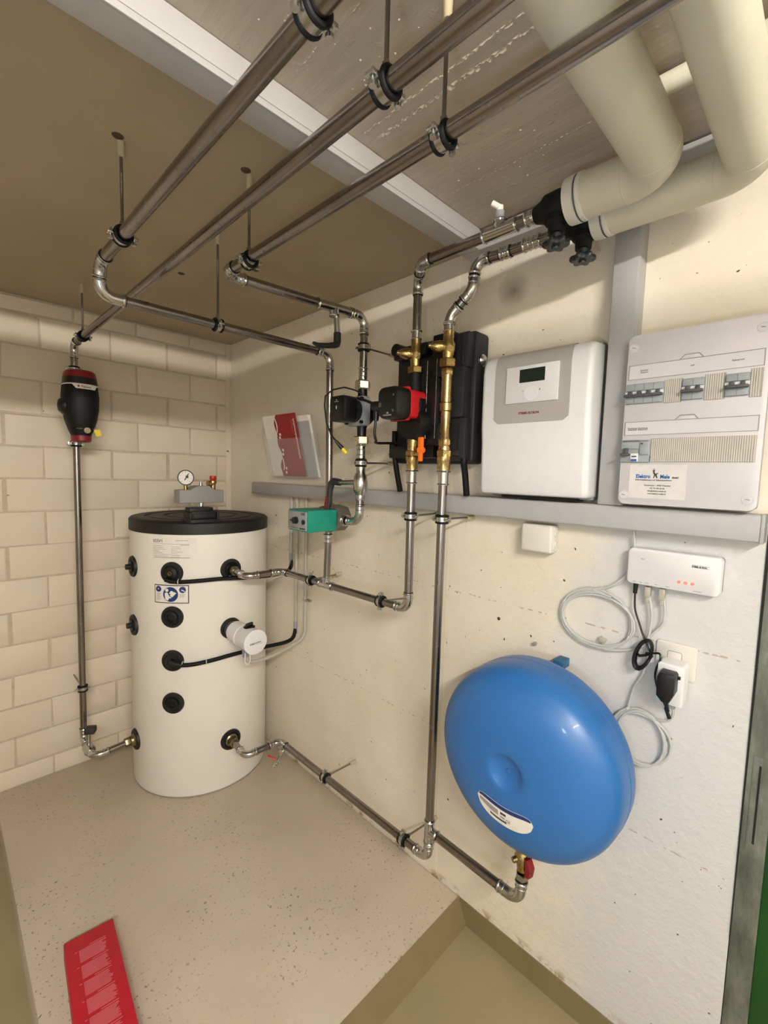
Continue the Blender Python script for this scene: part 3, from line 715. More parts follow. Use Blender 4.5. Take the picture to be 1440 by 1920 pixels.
def port(deg, z, kind):
    d = tdir(deg); p = tpt(deg, z)
    o = part('port_rosette', MB().lathe(p - d*0.012, d, [(0, 0.050), (0.014, 0.050), (0.02, 0.047), (0.021, 0.036), (0.016, 0.032), (0.016, 0.002)], 32), 'lid', tk)
    if kind == 'plug': part('plug', MB().lathe(p, d, [(0, 0.028), (0.012, 0.027), (0.014, 0.018), (0.010, 0.016), (0.010, 0.001)], 20), 'black', o)
    if kind == 'stub': part('plug', MB().lathe(p, d, [(0, 0.026), (0.012, 0.026), (0.014, 0.014), (0.032, 0.013), (0.034, 0.002)], 16), 'black', o)
    if kind == 'sensor':
        part('sensor_head', MB().lathe(p, d, [(0, 0.028), (0.012, 0.027), (0.016, 0.012), (0.02, 0.011), (0.02, 0.001)], 20), 'black', o)
        part('sensor_screw', MB().torus(p + d*0.021, d, 0.008, 0.0016, 14, 6).cyl(p+d*0.018, p+d*0.023, 0.003, seg=8), 'brass', o)
    if kind == 'elbowed':
        s = V((0, 0, 1)).cross(d); part('cable_elbow', MB().tube([p, p+d*0.018, p+d*0.026 + s*0.012, p+d*0.022 + s*0.048+V((0, 0, -0.011))], 0.010, 10), 'black', o)
    if kind == 'pipe': part('nozzle', MB().lathe(p - d*0.005, d, [(0, 0.030), (0.015, 0.030), (0.02, 0.024), (0.03, 0.022)], 20), 'dullbrass' if z < 0.5 else 'matte', o)
for z, k in ((1.073, 'sensor'), (0.870, 'plug'), (0.667, 'elbowed'), (0.466, 'plug')): port(-134.6, z, k)
for z, k in ((1.077, 'stub'), (0.796, 'stub'), (0.230, 'pipe')): port(-90.5, z, k)
for z, k in ((1.076, 'pipe'), (0.793, 'pipe'), (0.240, 'pipe')): port(180.0, z, k)
def tank_fn(deg0, z0, off=0.0016):
    # text coordinate a runs to the viewer's right, which is decreasing towards +180
    def fn(a, b):
        deg = deg0 - math.degrees(a/TR); return tpt(deg, z0+b, TR+off)
    return fn
def tank_patch(deg0, deg1, z0, z1, off, mat, name, lab=None, n=16):
    vs = []
    for i in range(n+1):
        dg = deg0+(deg1-deg0)*i/n
        vs += [tpt(dg, z0, TR+off), tpt(dg, z1, TR+off), tpt(dg, z0, TR), tpt(dg, z1, TR)]
    f_ = []
    for i in range(n):
        a, b = 4*i, 4*i+4; f_ += [(a, b, b+1, a+1), (a+1, b+1, b+3, a+3), (a, a+2, b+2, b)]
    return part(name, MB().add(vs, f_), mat, tk, lab)
tank_patch(-117.5, -153.5, 1.133, 1.231, 0.0012, 'paper', 'rating_label', 'large white rating label')
part('lettering', text_mb('stöři'.replace('ř', 'r'), 0.026, tank_fn(-118.8, 1.209), bold=0.0002), 'ink', tk)
ln = MB()
def tline(dg0, a0, a1, z, h=0.0022):
    f0 = tank_fn(dg0, z, 0.0017); n = 8; vs = []
    for i in range(n+1): a = a0+(a1-a0)*i/n; vs += [f0(a, -h/2), f0(a, h/2)]
    ln.add(vs, [(2*i, 2*i+2, 2*i+3, 2*i+1) for i in range(n)])
rnd = random.Random(3)
tline(-119.2, 0.105, 0.16, 1.219); tline(-119.2, 0.0, 0.165, 1.203, 0.0012); tline(-119.2, 0.125, 0.162, 1.199)
for k in range(7):
    z = 1.193-k*0.0075
    tline(-119.2, 0.0, rnd.uniform(0.03, 0.08), z, 0.0016); tline(-119.2, 0.085, rnd.uniform(0.11, 0.14), z-0.003, 0.0016)
tline(-119.2, 0.0, 0.165, 1.141, 0.0026)
part('fine_print', ln, 'inkgrey', tk, None, 'stuff')
# blue instruction sign
tank_patch(-119.8, -147.6, 0.933, 1.017, 0.0010, 'ink', 'sign_border', 'dark border of the instruction sign')
tank_patch(-120.5, -146.9, 0.937, 1.013, 0.0016, 'paper', 'instruction_sign', 'white sign with blue safety discs')
SG = tank_fn(-133.4, 0.975, 0.0022); SG2 = tank_fn(-133.4, 0.975, 0.0030)
def sdisc(a, b, r, fn, n=28): return [fn(a+r*math.cos(2*PI*i/n), b+r*math.sin(2*PI*i/n)) for i in range(n)]
dm = MB()
for a, b, r in ((0.0, -0.001, 0.034), (-0.056, 0.022, 0.0135), (0.053, 0.021, 0.0145)):
    v_ = sdisc(a, b, r, SG); dm.add(v_ + [SG(a, b)], [(i, (i+1) % 28, 28) for i in range(28)])
part('blue_disc', dm, 'navy', tk, 'blue safety discs')
pm = MB()
def spoly(pts): pm.add([SG2(a, b) for a, b in pts], [tuple(range(len(pts)))])
spoly([(-0.016+0.0078*math.cos(q*PI/8), 0.018+0.0078*math.sin(q*PI/8)) for q in range(16)])
spoly([(-0.026, 0.004), (-0.020, 0.008), (-0.012, 0.006), (-0.004, -0.010), (0.004, -0.014), (0.003, -0.019), (-0.006, -0.018), (-0.009, -0.027), (-0.014, -0.029), (-0.024, -0.022)])
spoly([(-0.003, -0.006), (0.008, -0.014), (0.027, 0.006), (0.015, 0.012)])
spoly([(-0.006, 0.004), (0.001, 0.014), (0.008, 0.016), (0.014, 0.009), (0.004, -0.002)])
spoly([(0.047, 0.018), (0.063, 0.012), (0.062, 0.016), (0.050, 0.023)])
spoly([(-0.058, 0.019), (-0.054, 0.019), (-0.054, 0.026), (-0.058, 0.026)])
part('pictogram', pm, 'paper', tk, 'white figure reading a manual')
fp = MB()
for k in range(8): fp.add([SG2(a, 0.002-k*0.0042+b) for a, b in ((-0.066, 0), (-0.044-0.003*(k % 3), 0), (-0.044-0.003*(k % 3), 0.0014), (-0.066, 0.0014))], [(0, 1, 2, 3)])
for k in range(4): fp.add([SG2(a, 0.0-k*0.0042+b) for a, b in ((0.040, 0), (0.064-0.004*(k % 2), 0), (0.064-0.004*(k % 2), 0.0014), (0.040, 0.0014))], [(0, 1, 2, 3)])
part('fine_print', fp, 'inkgrey', tk, None, 'stuff')
# saddle bracket on the lid
part('saddle', MB().box(-0.512, -0.400, -0.668, -0.59, 1.306, 1.350, 0.004).box(-0.525, -0.392, -0.688, -0.58, 1.300, 1.316, 0.004).box(-0.516, -0.408, -0.655, -0.60, 1.345, 1.366, 0.004).box(-0.524, -0.512, -0.676, -0.60, 1.31, 1.346, 0.003).box(-0.400, -0.390, -0.676, -0.60, 1.31, 1.346, 0.003)
     .box(-0.505, -0.408, -0.673, -0.666, 1.318, 1.340, 0.002), 'lid', tk, 'black saddle on the lid rim')

# boiler safety group
sg = thing('safety_manifold', 'grey foam block with pressure gauge and red capped valve on tank lid', 'safety group', (-0.375, -0.46, 1.37))
SYF, SYB = -0.50, -0.435
part('block', MB().prism([(-0.494, 1.376), (-0.288, 1.376), (-0.288, 1.434), (-0.335, 1.436), (-0.355, 1.450), (-0.372, 1.454), (-0.405, 1.454), (-0.425, 1.449), (-0.445, 1.436), (-0.494, 1.434)], (0, SYB, 0), (1, 0, 0), (0, 0, 1), (0, -1, 0), 0, 0.066, 0.004), 'cast', sg)
part('spigot', MB().cyl((-0.385, -0.468, 1.350), (-0.385, -0.468, 1.378), 0.013, seg=16), 'zinc', sg)
part('gauge_neck', MB().cyl((-0.455, -0.468, 1.433), (-0.455, -0.468, 1.455), 0.009, seg=12), 'brass', sg)
gd = V((-0.35, -1, 0)).normalized(); gc = V((-0.452, -0.462, 1.490))
gg = part('gauge', MB().lathe(gc - gd*0.012, gd, [(0, 0.030), (0.002, 0.035), (0.022, 0.035), (0.024, 0.033), (0.0245, 0.031), (0.020, 0.030), (0.020, 0.001)], 32), 'darkgrey', sg)
part('dial', MB().lathe(gc + gd*0.0085, gd, [(0, 0.0305), (0.001, 0.0305), (0.001, 0.001)], 32), 'paper', gg, 'white dial')
gu, gv = gd.cross(V((0, 0, 1))).normalized(), V((0, 0, 1))
if gu.x < 0: gu = -gu
nd = MB().obox(gc + gd*0.0105 + gu*0.003 + gv*0.003, gu*0.55+gv, gu-gv*0.55, gd, 0.017, 0.0022, 0.0006).obox(gc+gd*0.0105+gu*0.005+gv*0.004, gu, gv, gd, 0.006, 0.006, 0.0005)
for k in range(9):
    q = math.radians(225-k*33.75); nd.obox(gc + gd*0.0098 + gu*0.025*math.cos(q) + gv*0.025*math.sin(q), gu*math.cos(q)+gv*math.sin(q), gv*math.cos(q)-gu*math.sin(q), gd, 0.003, 0.0006, 0.0003)
part('needle', nd, 'ink', gg)
part('vent', MB().cyl((-0.386, -0.468, 1.452), (-0.386, -0.468, 1.466), 0.008, seg=12).cyl((-0.386, -0.468, 1.466), (-0.386, -0.468, 1.474), 0.0045, seg=10), 'zinc', sg)
sv = part('safety_valve', MB().lathe((-0.328, -0.468, 1.432), (0, 0, 1), [(0, 0.012), (0.03, 0.013), (0.034, 0.017), (0.045, 0.017), (0.05, 0.012), (0.056, 0.012)], 20).cyl((-0.328, -0.468, 1.462), (-0.356, -0.47, 1.466), 0.013, seg=16), 'brass', sg)
part('cap', MB().lathe((-0.328, -0.468, 1.482), (0, 0, 1), [(0, 0.014), (0.004, 0.0155), (0.018, 0.0145), (0.019, 0.001)], 16), 'red', sv, 'red cap')


sg.location = V(sg.location) + V((-0.05, -0.115, 0.009))

# screw-in immersion heater
ih = thing('immersion_heater', 'white round immersion heater sticking out of the tank front', 'heater', (-0.343, -0.70, 0.793))
HX, HZ = -0.343, 0.793
part('neck', MB().lathe((HX, -0.69, HZ), (0, -1, 0), [(0, 0.036), (0.05, 0.036), (0.055, 0.030)], 24), 'darkgrey', ih)
part('body', MB().lathe((HX, -0.742, HZ-0.002), (0, -1, 0), [(0, 0.044), (0.003, 0.048), (0.075, 0.050), (0.078, 0.0525), (0.084, 0.0525), (0.087, 0.050), (0.165, 0.053), (0.17, 0.053)], 40), 'white', ih)
part('end_cap', MB().lathe((HX, -0.912, HZ-0.002), (0, -1, 0), [(0, 0.054), (0.012, 0.056), (0.016, 0.055), (0.018, 0.050), (0.0185, 0.002)], 40), 'white', ih)
part('lettering', text_mb('STIEBEL ELTRON', 0.0072, lambda a, b: V((HX-0.030+a*1.0, -0.9325, HZ-0.008+b+a*0.06)), bold=0.0003).box(HX-0.031, HX+0.035, -0.9312, -0.9308, HZ-0.0105, HZ-0.0098), 'ink', ih)
part('knob', MB().lathe((HX+0.005, -0.862, HZ+0.047), (0, 0, 1), [(0, 0.026), (0.004, 0.025), (0.007, 0.019), (0.008, 0.001)], 24).obox((HX+0.005, -0.862, HZ+0.060), (1, 0.35, 0), (-0.35, 1, 0), (0, 0, 1), 0.019, 0.006, 0.007, 0.002), 'black', ih, 'black selector knob')
part('cable_gland', MB().cyl((HX-0.012, -0.86, HZ-0.05), (HX-0.012, -0.86, HZ-0.085), 0.016, 0.013, 16), 'midgrey', ih)
part('seal_loop', MB().tube([(HX-0.03, -0.89, HZ-0.054), (HX-0.031, -0.89, HZ-0.098), (HX-0.024, -0.89, HZ-0.11), (HX-0.014, -0.89, HZ-0.11), (HX-0.006, -0.89, HZ-0.098), (HX-0.005, -0.89, HZ-0.058)], 0.0022, 8), 'white', ih)

# ------------------------------------------------------------------ conduits and sensor cables
def smooth(pts, n=8):
    pts = [V(p) for p in pts]; out = []
    for i in range(len(pts)-1):
        p0, p1, p2, p3 = pts[max(i-1, 0)], pts[i], pts[i+1], pts[min(i+2, len(pts)-1)]
        for k in range(n):
            t = k/n
            out.append(0.5*((2*p1) + (p2-p0)*t + (2*p0-5*p1+4*p2-p3)*t*t + (3*p1-p0-3*p2+p3)*t**3))
    return out + [pts[-1]]
for y, z0, lb in ((-0.703, 1.06, 'leftmost grey conduit below the trunking, ending by the upper tank pipe'), (-0.752, 0.71, 'middle grey conduit below the trunking, open above a black cable')):
    c_ = thing('conduit', lb, 'conduit', (-0.018, y, 1.2))
    part('tube', MB().cyl((-0.018, y, 1.425), (-0.018, y, z0), 0.0085, seg=16), 'conduit', c_)
    part('sleeve', MB().cyl((-0.018, y, z0-0.002), (-0.018, y, z0+0.06), 0.0098, seg=16).torus((-0.018, y, z0+0.03), (0, 0, 1), 0.0098, 0.001, 16, 6), 'midgrey', c_)
c3 = thing('conduit', 'rightmost grey conduit, curving from the trunking to the immersion heater', 'conduit', (-0.018, -0.83, 1.2))
part('tube', MB().tube([V((-0.018, -0.832, 1.425)), V((-0.018, -0.835, 0.80))] + smooth([(-0.018, -0.836, 0.78), (-0.02, -0.835, 0.735), (-0.04, -0.83, 0.70), (-0.085, -0.825, 0.682), (-0.16, -0.83, 0.668), (-0.26, -0.845, 0.665), (-0.335, -0.858, 0.678), (-0.355, -0.86, 0.715)], 6), 0.0085, 14), 'conduit', c3)
part('clip', MB().box(-0.03, 0.0, -0.846, -0.826, 0.895, 0.905).cyl((-0.012, -0.86, 0.90), (0.0, -0.862, 0.90), 0.006, seg=10), 'zinc', c3)
sc1 = thing('sensor_cable', 'black sensor cable passing under the upper brass nozzle of tank', 'cable', (-0.343, -0.71, 1.03))
pth = [tpt(-131, 1.045, TR+0.02), tpt(-140, 1.035, TR+0.014), tpt(-155, 1.038, TR+0.013), tpt(-170, 1.040, TR+0.014), tpt(-180, 1.037, TR+0.022), (-0.26, -0.735, 1.032), (-0.15, -0.745, 1.03), (-0.06, -0.725, 1.033), (-0.022, -0.708, 1.05), (-0.018, -0.703, 1.09)]
part('sheath', MB().tube(smooth(pth, 8), 0.0095, 12), 'matte', sc1)
for dg in (-140.5, -178): part('cable_tie', MB().torus(tpt(dg, 1.0365, TR+0.014), tdir(dg).cross(V((0, 0, 1))), 0.0105, 0.0016, 16, 6), 'white', sc1)
sc2 = thing('sensor_cable', 'black sensor cable passing behind the white immersion heater', 'cable', (-0.343, -0.71, 0.66))
pth = [tpt(-139, 0.655, TR+0.024), tpt(-150, 0.652, TR+0.014), tpt(-165, 0.661, TR+0.013), tpt(-178, 0.668, TR+0.016), (-0.27, -0.725, 0.672), (-0.17, -0.745, 0.675), (-0.08, -0.76, 0.678), (-0.035, -0.757, 0.692), (-0.018, -0.752, 0.735)]
part('sheath', MB().tube(smooth(pth, 8), 0.0095, 12), 'matte', sc2)
for dg in (-143, -160): part('cable_tie', MB().torus(tpt(dg, 0.6575, TR+0.014), tdir(dg).cross(V((0, 0, 1))), 0.0105, 0.0016, 16, 6), 'white', sc2)

# ------------------------------------------------------------------ trunking
ht = thing('cable_trunking', 'long grey horizontal trunking along the right wall', 'trunking', (-0.03, -1.5, 1.445))
part('body', MB().box(-0.052, 0.0, -2.562, -0.36, 1.414, 1.476, 0.0015), 'grey', ht)
part('lid', MB().box(-0.056, -0.05, -2.561, -0.361, 1.4165, 1.4745, 0.002), 'grey', ht)
part('end_cap', MB().box(-0.0565, 0.0, -2.568, -2.561, 1.413, 1.477, 0.001), 'grey', ht)
vt = thing('cable_trunking', 'grey upright trunking between white controller and fuse box', 'trunking', (-0.03, -2.245, 1.9))
part('body', MB().box(-0.052, 0.0, -2.281, -2.218, 1.477, CEIL-0.062, 0.0015), 'grey', vt)
part('lid', MB().box(-0.056, -0.05, -2.279, -2.220, 1.477, CEIL-0.062, 0.002), 'grey', vt)
CT0, CT1 = -1.836, -1.770
ct = thing('cable_trunking', 'white trunking crossing the ceiling from wall to wall', 'trunking', (-0.9, -1.8, CEIL))
part('body', MB().box(-2.29, -0.102, CT0+0.002, CT1, CEIL-0.060, CEIL, 0.0015), 'trim', ct)
part('lid', MB().box(-2.29, -0.102, CT0-0.002, CT0+0.004, CEIL-0.048, CEIL-0.001, 0.0015), 'trim', ct)
part('lid_edge', MB().box(-2.29, -0.102, CT0-0.002, CT0+0.004, CEIL-0.0615, CEIL-0.0487, 0.0012), 'trim', ct)
cr = thing('cable_trunking', 'white trunking along the ceiling edge above the insulated pipes', 'trunking', (-0.07, -2.5, CEIL))
part('body', MB().box(-0.096, -0.035, -4.0, CT1, CEIL-0.060, CEIL-0.004, 0.0015), 'trim', cr)
part('lid', MB().box(-0.101, -0.094, -4.0, CT1, CEIL-0.061, CEIL-0.005, 0.0015), 'trim', cr)

# ------------------------------------------------------------------ pump group on the wall
pg = thing('pump_group', 'black foam pump station with two brass columns and red pump', 'pump station', (-0.06, -1.66, 1.79))
bd = part('insulation_shell', MB().prism(rrect(-1.655, 1.795, 0.345, 0.425, 0.018), (0, 0, 0), (0, 1, 0), (0, 0, 1), (-1, 0, 0), 0.012, 0.075, 0.008), 'board', pg)
rb = MB()
rb.box(-0.108, -0.07, -1.818, -1.738, 1.888, 1.998, 0.004).box(-0.120, -0.07, -1.812, -1.735, 1.73, 1.888, 0.003).box(-0.108, -0.07, -1.818, -1.738, 1.592, 1.73, 0.004)
for y in (-1.748, -1.80): rb.box(-0.114, -0.10, y-0.003, y+0.003, 1.895, 1.985, 0.001)
for y in (-1.748, -1.80): rb.box(-0.114, -0.10, y-0.003, y+0.003, 1.605, 1.70, 0.001)
rb.box(-0.118, -0.1, -1.80, -1.75, 1.607, 1.625, 0.003)
part('shell_rib', rb, 'board', pg)
cb = MB()
cb.box(-0.125, -0.07, -1.77, -1.685, 1.93, 2.004, 0.006).box(-0.15, -0.07, -1.752, -1.695, 1.855, 1.935, 0.008).box(-0.165, -0.07, -1.745, -1.70, 1.70, 1.855, 0.008)
cb.box(-0.155, -0.07, -1.75, -1.69, 1.64, 1.71, 0.006).box(-0.12, -0.07, -1.70, -1.49, 1.60, 1.66, 0.006).box(-0.12, -0.07, -1.65, -1.50, 1.95, 1.992, 0.006)
cb.cyl((-0.07, -1.515, 1.985), (-0.125, -1.515, 1.985), 0.022, seg=16)
part('centre_block', cb, 'black', pg)
rd = MB()
for y in (-1.703, -1.742): part('spring_rod', MB().cyl((-0.168, y, 1.66), (-0.168, y, 1.91), 0.0015, seg=6), 'zinc', pg)
part('hose_bracket', MB().lathe((-0.12, -1.66, 1.71), (-1, 0, 0), [(0, 0.055), (0.02, 0.06), (0.06, 0.058), (0.08, 0.05)], 24), 'black', pg)
# brass columns
def column(y, prof, name, lab=None): return part(name, MB().lathe((XP, y, 0), (0, 0, 1), prof, 24), 'brass', pg, lab)
YA, YB = -1.657, -1.790
column(YA, [(1.895, 0.016), (1.91, 0.017), (1.93, 0.021), (1.945, 0.021), (1.955, 0.017), (1.97, 0.0165), (1.985, 0.0165)], 'brass_column')
hexnut(pg, (XP, YA, 1.885), (0, 0, 1), 0.026, 0.022, 'brass')
column(YA, [(1.585, 0.020), (1.60, 0.022), (1.605, 0.018), (1.63, 0.018), (1.645, 0.020), (1.66, 0.019), (1.685, 0.0175), (1.695, 0.0175)], 'brass_column')
hexnut(pg, (XP, YA, 1.700), (0, 0, 1), 0.025, 0.02, 'brass')
hexnut(pg, (XP, YA, 1.612), (0, 0, 1), 0.024, 0.018, 'brass')
column(YA, [(1.56, 0.0195), (1.582, 0.0195), (1.586, 0.0215), (1.60, 0.0215)], 'brass_column')
column(YB, [(1.89, 0.016), (1.91, 0.017), (1.93, 0.021), (1.945, 0.021), (1.955, 0.017), (1.975, 0.0165), (1.985, 0.0165)], 'brass_column')
hexnut(pg, (XP, YB, 1.888), (0, 0, 1), 0.027, 0.026, 'brass')
column(YB, [(1.63, 0.0155), (1.64, 0.0185), (1.655, 0.0185), (1.66, 0.0155), (1.74, 0.0155), (1.743, 0.019), (1.765, 0.019), (1.768, 0.016), (1.87, 0.0165)], 'brass_column')
hexnut(pg, (XP, YB, 1.862), (0, 0, 1), 0.0195, 0.022, 'brass', 'collar')
hexnut(pg, (XP, YB, 1.645), (0, 0, 1), 0.0205, 0.02, 'brass', 'collar')
hexnut(pg, (XP, YB, 1.610), (0, 0, 1), 0.0245, 0.022, 'brass')
column(YB, [(1.56, 0.0205), (1.582, 0.0205), (1.586, 0.0225), (1.60, 0.0225), (1.632, 0.019)], 'brass_column')
for y in (YA, YB):
    o = V((XP, y, 1.935)); d = V((-0.78, 0.62, 0.06)).normalized()
    part('thermometer_stub', MB().lathe(o, d, [(0, 0.014), (0.018, 0.018), (0.03, 0.019), (0.042, 0.015), (0.05, 0.013), (0.056, 0.008), (0.062, 0.007), (0.064, 0.001)], 20), 'brass', pg)
    part('thread_boss', MB().cyl((XP, y, 1.928), (XP-0.012, y-0.018, 1.928), 0.010, seg=14), 'brass', pg)
    e = part('press_adapter', MB().cyl((XP, y, 1.972), (XP, y, 2.012), RP+0.002, seg=20).torus((XP, y, 2.010), (0, 0, 1), RP+0.0026, 0.0028, 20, 6).torus((XP, y, 1.985), (0, 0, 1), RP+0.002, 0.002, 20, 6), 'fitting', pg)
    part('press_adapter', MB().cyl((XP, y, 1.51), (XP, y, 1.562), RP+0.0018, seg=20).torus((XP, y, 1.554), (0, 0, 1), 0.0195, 0.003, 20, 6).torus((XP, y, 1.514), (0, 0, 1), RP+0.0024, 0.0028, 20, 6), 'fitting', pg)
part('pump_volute', MB().lathe((XP+0.03, YA, 1.765), (-1, 0, 0), [(0, 0.03), (0.01, 0.048), (0.05, 0.048), (0.055, 0.04)], 28).lathe((XP, YA, 1.695), (0, 0, 1), [(0, 0.02), (0.03, 0.022), (0.05, 0.03), (0.1, 0.03), (0.14, 0.022), (0.18, 0.02)], 20), 'matte', pg)
part('pump_housing', MB().prism(rrect(YA, 1.768, 0.082, 0.09, 0.014), (XP+0.008, 0, 0), (0, 1, 0), (0, 0, 1), (-1, 0, 0), 0, 0.068, 0.004).box(XP-0.066, XP-0.050, YA-0.03, YA+0.046, 1.80, 1.822, 0.004).box(XP-0.066, XP-0.050, YA-0.03, YA+0.046, 1.714, 1.735, 0.004), 'red', pg, 'red pump housing')
part('pump_control_head', MB().prism(rrect(YA+0.004, 1.766, 0.092, 0.10, 0.024), (XP-0.064, 0, 0), (0, 1, 0), (0, 0, 1), (-1, 0, 0), 0, 0.060, 0.012), 'black', pg, 'black control head')
HP = XP-0.1245
for y0, y1, z0, z1 in ((0.030, 0.040, 1.753, 1.766), (-0.026, -0.020, 1.783, 1.790), (-0.026, -0.020, 1.735, 1.742)):
    part('control_button', MB().box(HP-0.001, HP+0.002, YA+y0, YA+y1, z0, z1), 'darkgrey', pg)
part('lettering', MB().box(HP-0.0005, HP+0.001, YA-0.016, YA+0.02, 1.726, 1.7275).box(HP-0.0005, HP+0.001, YA-0.016, YA+0.02, 1.7235, 1.7245).box(HP-0.0005, HP+0.001, YA-0.003, YA+0.004, 1.730, 1.735), 'inkgrey', pg, None, 'stuff')
part('plug_connector', MB().cyl((XP-0.10, YA+0.046, 1.758), (XP-0.10, YA+0.085, 1.762), 0.019, 0.017, 16).cyl((XP-0.10, YA+0.075, 1.75), (XP-0.10, YA+0.078, 1.715), 0.012, 0.009, 12), 'black', pg)
part('pump_cable', MB().tube(smooth([(XP-0.10, YA+0.078, 1.72), (XP-0.10, YA+0.082, 1.675), (XP-0.09, YA+0.085, 1.652), (XP-0.07, YA+0.10, 1.645), (-0.13, -1.53, 1.65), (-0.115, -1.51, 1.62)], 6), 0.0045, 10).tube([(XP-0.10, YA+0.085, 1.77), (-0.262, -1.51, 1.79), (-0.225, -1.43, 1.81)], 0.005, 8), 'black', pg)
oh = part('orange_valve_handle', MB().lathe((XP-0.012, -1.713, 1.622), (-1, 0, 0), [(0, 0.010), (0.012, 0.013), (0.02, 0.010)], 16).obox((XP-0.024, -1.713, 1.643), (0, 1, 0), (0, 0, 1), (1, 0, 0), 0.009, 0.02, 0.006, 0.003).obox((XP-0.024, -1.713, 1.603), (0, 1, 0), (0, 0, 1), (1, 0, 0), 0.007, 0.018, 0.006, 0.003), 'orange', pg, 'orange valve grip')
for y, y2 in ((-1.50, -1.505), (-1.812, -1.806)):
    part('drain_hose', MB().tube(smooth([(-0.10, y, 1.70 if y > -1.6 else 1.60), (-0.098, y, 1.62 if y > -1.6 else 1.58), (-0.085, (y+y2)/2, 1.55), (-0.066, y2, 1.478)], 5), 0.0105, 12), 'matte', pg)
part('side_screw', MB().lathe((-0.045, -1.826, 1.915), (0, -1, 0), [(0, 0.020), (0.008, 0.020), (0.014, 0.014), (0.018, 0.002)], 16), 'zinc', pg)

# pipes from the pump group to the insulated mains
up = thing('steel_pipe', 'pipe from left brass column up along ceiling, with purge nozzle', 'pipe', (XP, YA, 2.1))
run(up, [(XP, YA, 2.0), (XP, YA, 2.172), (-0.262, -1.745, 2.172), (-0.262, -2.115, 2.172)], Rs={1: 0.034, 2: 0.05}, sl=0.014)
tee(up, (-0.262, -2.008, 2.172), (0, 1, 0), (0, 0, 1), 0.10, 0.026)
part('purge_base', MB().cyl((-0.262, -2.005, 2.195), (-0.262, -2.005, 2.219), 0.012, seg=16), 'midgrey', up)
part('purge_nozzle', MB().cyl((-0.262, -2.005, 2.217), (-0.262, -2.005, 2.233), 0.0085, seg=14).cyl((-0.262, -2.005, 2.229), (-0.272, -1.988, 2.242), 0.007, 0.0075, 12), 'teflon', up, 'white purge nozzle')
coupling(up, (-0.262, -2.10, 2.172), (0, 1, 0), 0.04)
dn = thing('steel_pipe', 'zigzag bright pipe from right brass column to the lower main', 'pipe', (XP, YB, 2.1))
run(dn, [(XP, YB, 2.0), (XP, YB, 2.028), (-0.165, -1.864, 2.092), (-0.160, -1.868, 2.172), (-0.150, -1.96, 2.172), (-0.150, -2.14, 2.172)], R=0.045, Rs={3: 0.034, 4: 0.02, 1: 0.05, 2: 0.05}, sl=0.016)
for k in range(2):
    c_ = V((XP, YB, 2.028)).lerp(V((-0.165, -1.864, 2.092)), 0.42+0.18*k); part('seal_ring', MB().torus(c_, V((-0.165, -1.864, 2.092))-V((XP, YB, 2.028)), 0.0165, 0.0018, 20, 6), 'matte', dn)
coupling(dn, (-0.150, -2.04, 2.172), (0, 1, 0), 0.05)
def gate_valve(x, y, z, label):
    t = thing('gate_valve', label, 'valve', (x, y, z))
    part('body', MB().lathe((x, y+0.055, z), (0, -1, 0), [(0, 0.019), (0.02, 0.026), (0.03, 0.034), (0.065, 0.036), (0.09, 0.028), (0.12, 0.024)], 14).lathe((x, y, z), (0, 0, -1), [(0, 0.03), (0.035, 0.028), (0.042, 0.02), (0.06, 0.019)], 14), 'matte', t)
    part('stem', MB().lathe((x, y, z-0.05), (0, 0, -1), [(0, 0.013), (0.02, 0.011), (0.03, 0.008)], 12), 'wheel', t)
    mb = MB(); zz = z-0.082; n = 48; vs = []; fs_ = []
    for zc, sc in ((zz-0.007, 0.9), (zz-0.004, 1), (zz+0.004, 1), (zz+0.007, 0.9)):
        for i in range(n):
            q = 2*PI*i/n; r = (0.0265 + 0.0045*math.cos(6*q))*sc; vs.append((x+r*math.cos(q), y+r*math.sin(q), zc))
    for k in range(3):
        for i in range(n): fs_.append((k*n+i, k*n+(i+1) % n, (k+1)*n+(i+1) % n, (k+1)*n+i))
    fs_ += [tuple(range(n)), tuple(range(3*n, 4*n))]
    mb.add(vs, fs_).cyl((x, y, zz-0.012), (x, y, zz), 0.009, seg=12)
    part('handwheel', mb, 'wheel', t, 'dark scalloped handwheel')
gate_valve(-0.262, -2.160, 2.172, 'black gate valve at the end cuff of the thicker insulated pipe')
gate_valve(-0.150, -2.178, 2.172, 'black gate valve nearer the wall, below the thinner insulated pipe')
def insulated(label, x, y0, z, yx, r, xend):
    t = thing('insulated_pipe', label, 'pipe', (x, yx, z))
    pts, tt = arc_pts(V((x, yx, z)), V((0, -1, 0)), V((-1, 0, 0)), 0.065 if r > 0.045 else 0.06, 12)
    part('jacket', MB().tube([V((x, y0-0.02, z))] + pts + [V((xend, yx, z))], r, 40), 'cream_ins', t)
    cf = MB().lathe((x, y0+0.012, z), (0, -1, 0), [(0, r*0.4), (0, r+0.001), (0.022, r+0.002), (0.024, r-0.001), (0.027, r-0.001), (0.029, r+0.002), (0.037, r+0.0015), (0.04, r-0.002)], 40)
    part('end_cuff', cf, 'cuff', t, 'pale end cuff')
    for q, ax in ((pts[0], (0, 1, 0)), (pts[-1], (1, 0, 0))): part('jacket_seam', MB().torus(q, ax, r-0.0004, 0.0011, 40, 6), 'cream_ins', t)
    part('cuff_groove', MB().torus((x, y0-0.0135, z), (0, 1, 0), r+0.0004, 0.0012, 40, 6), 'darkgrey', t, 'dark groove in the cuff')
insulated('thicker cream insulated pipe elbowing over the white trunking', -0.262, -2.200, 2.172, -2.373, 0.0475, -2.2)
insulated('second cream insulated pipe, closer to the wall and right edge', -0.150, -2.215, 2.172, -2.506, 0.044, -2.2)
tn = thing('thin_insulated_pipe', 'thin cream tube under the ceiling between both insulated pipes', 'pipe', (-0.345, -2.4, 2.262))
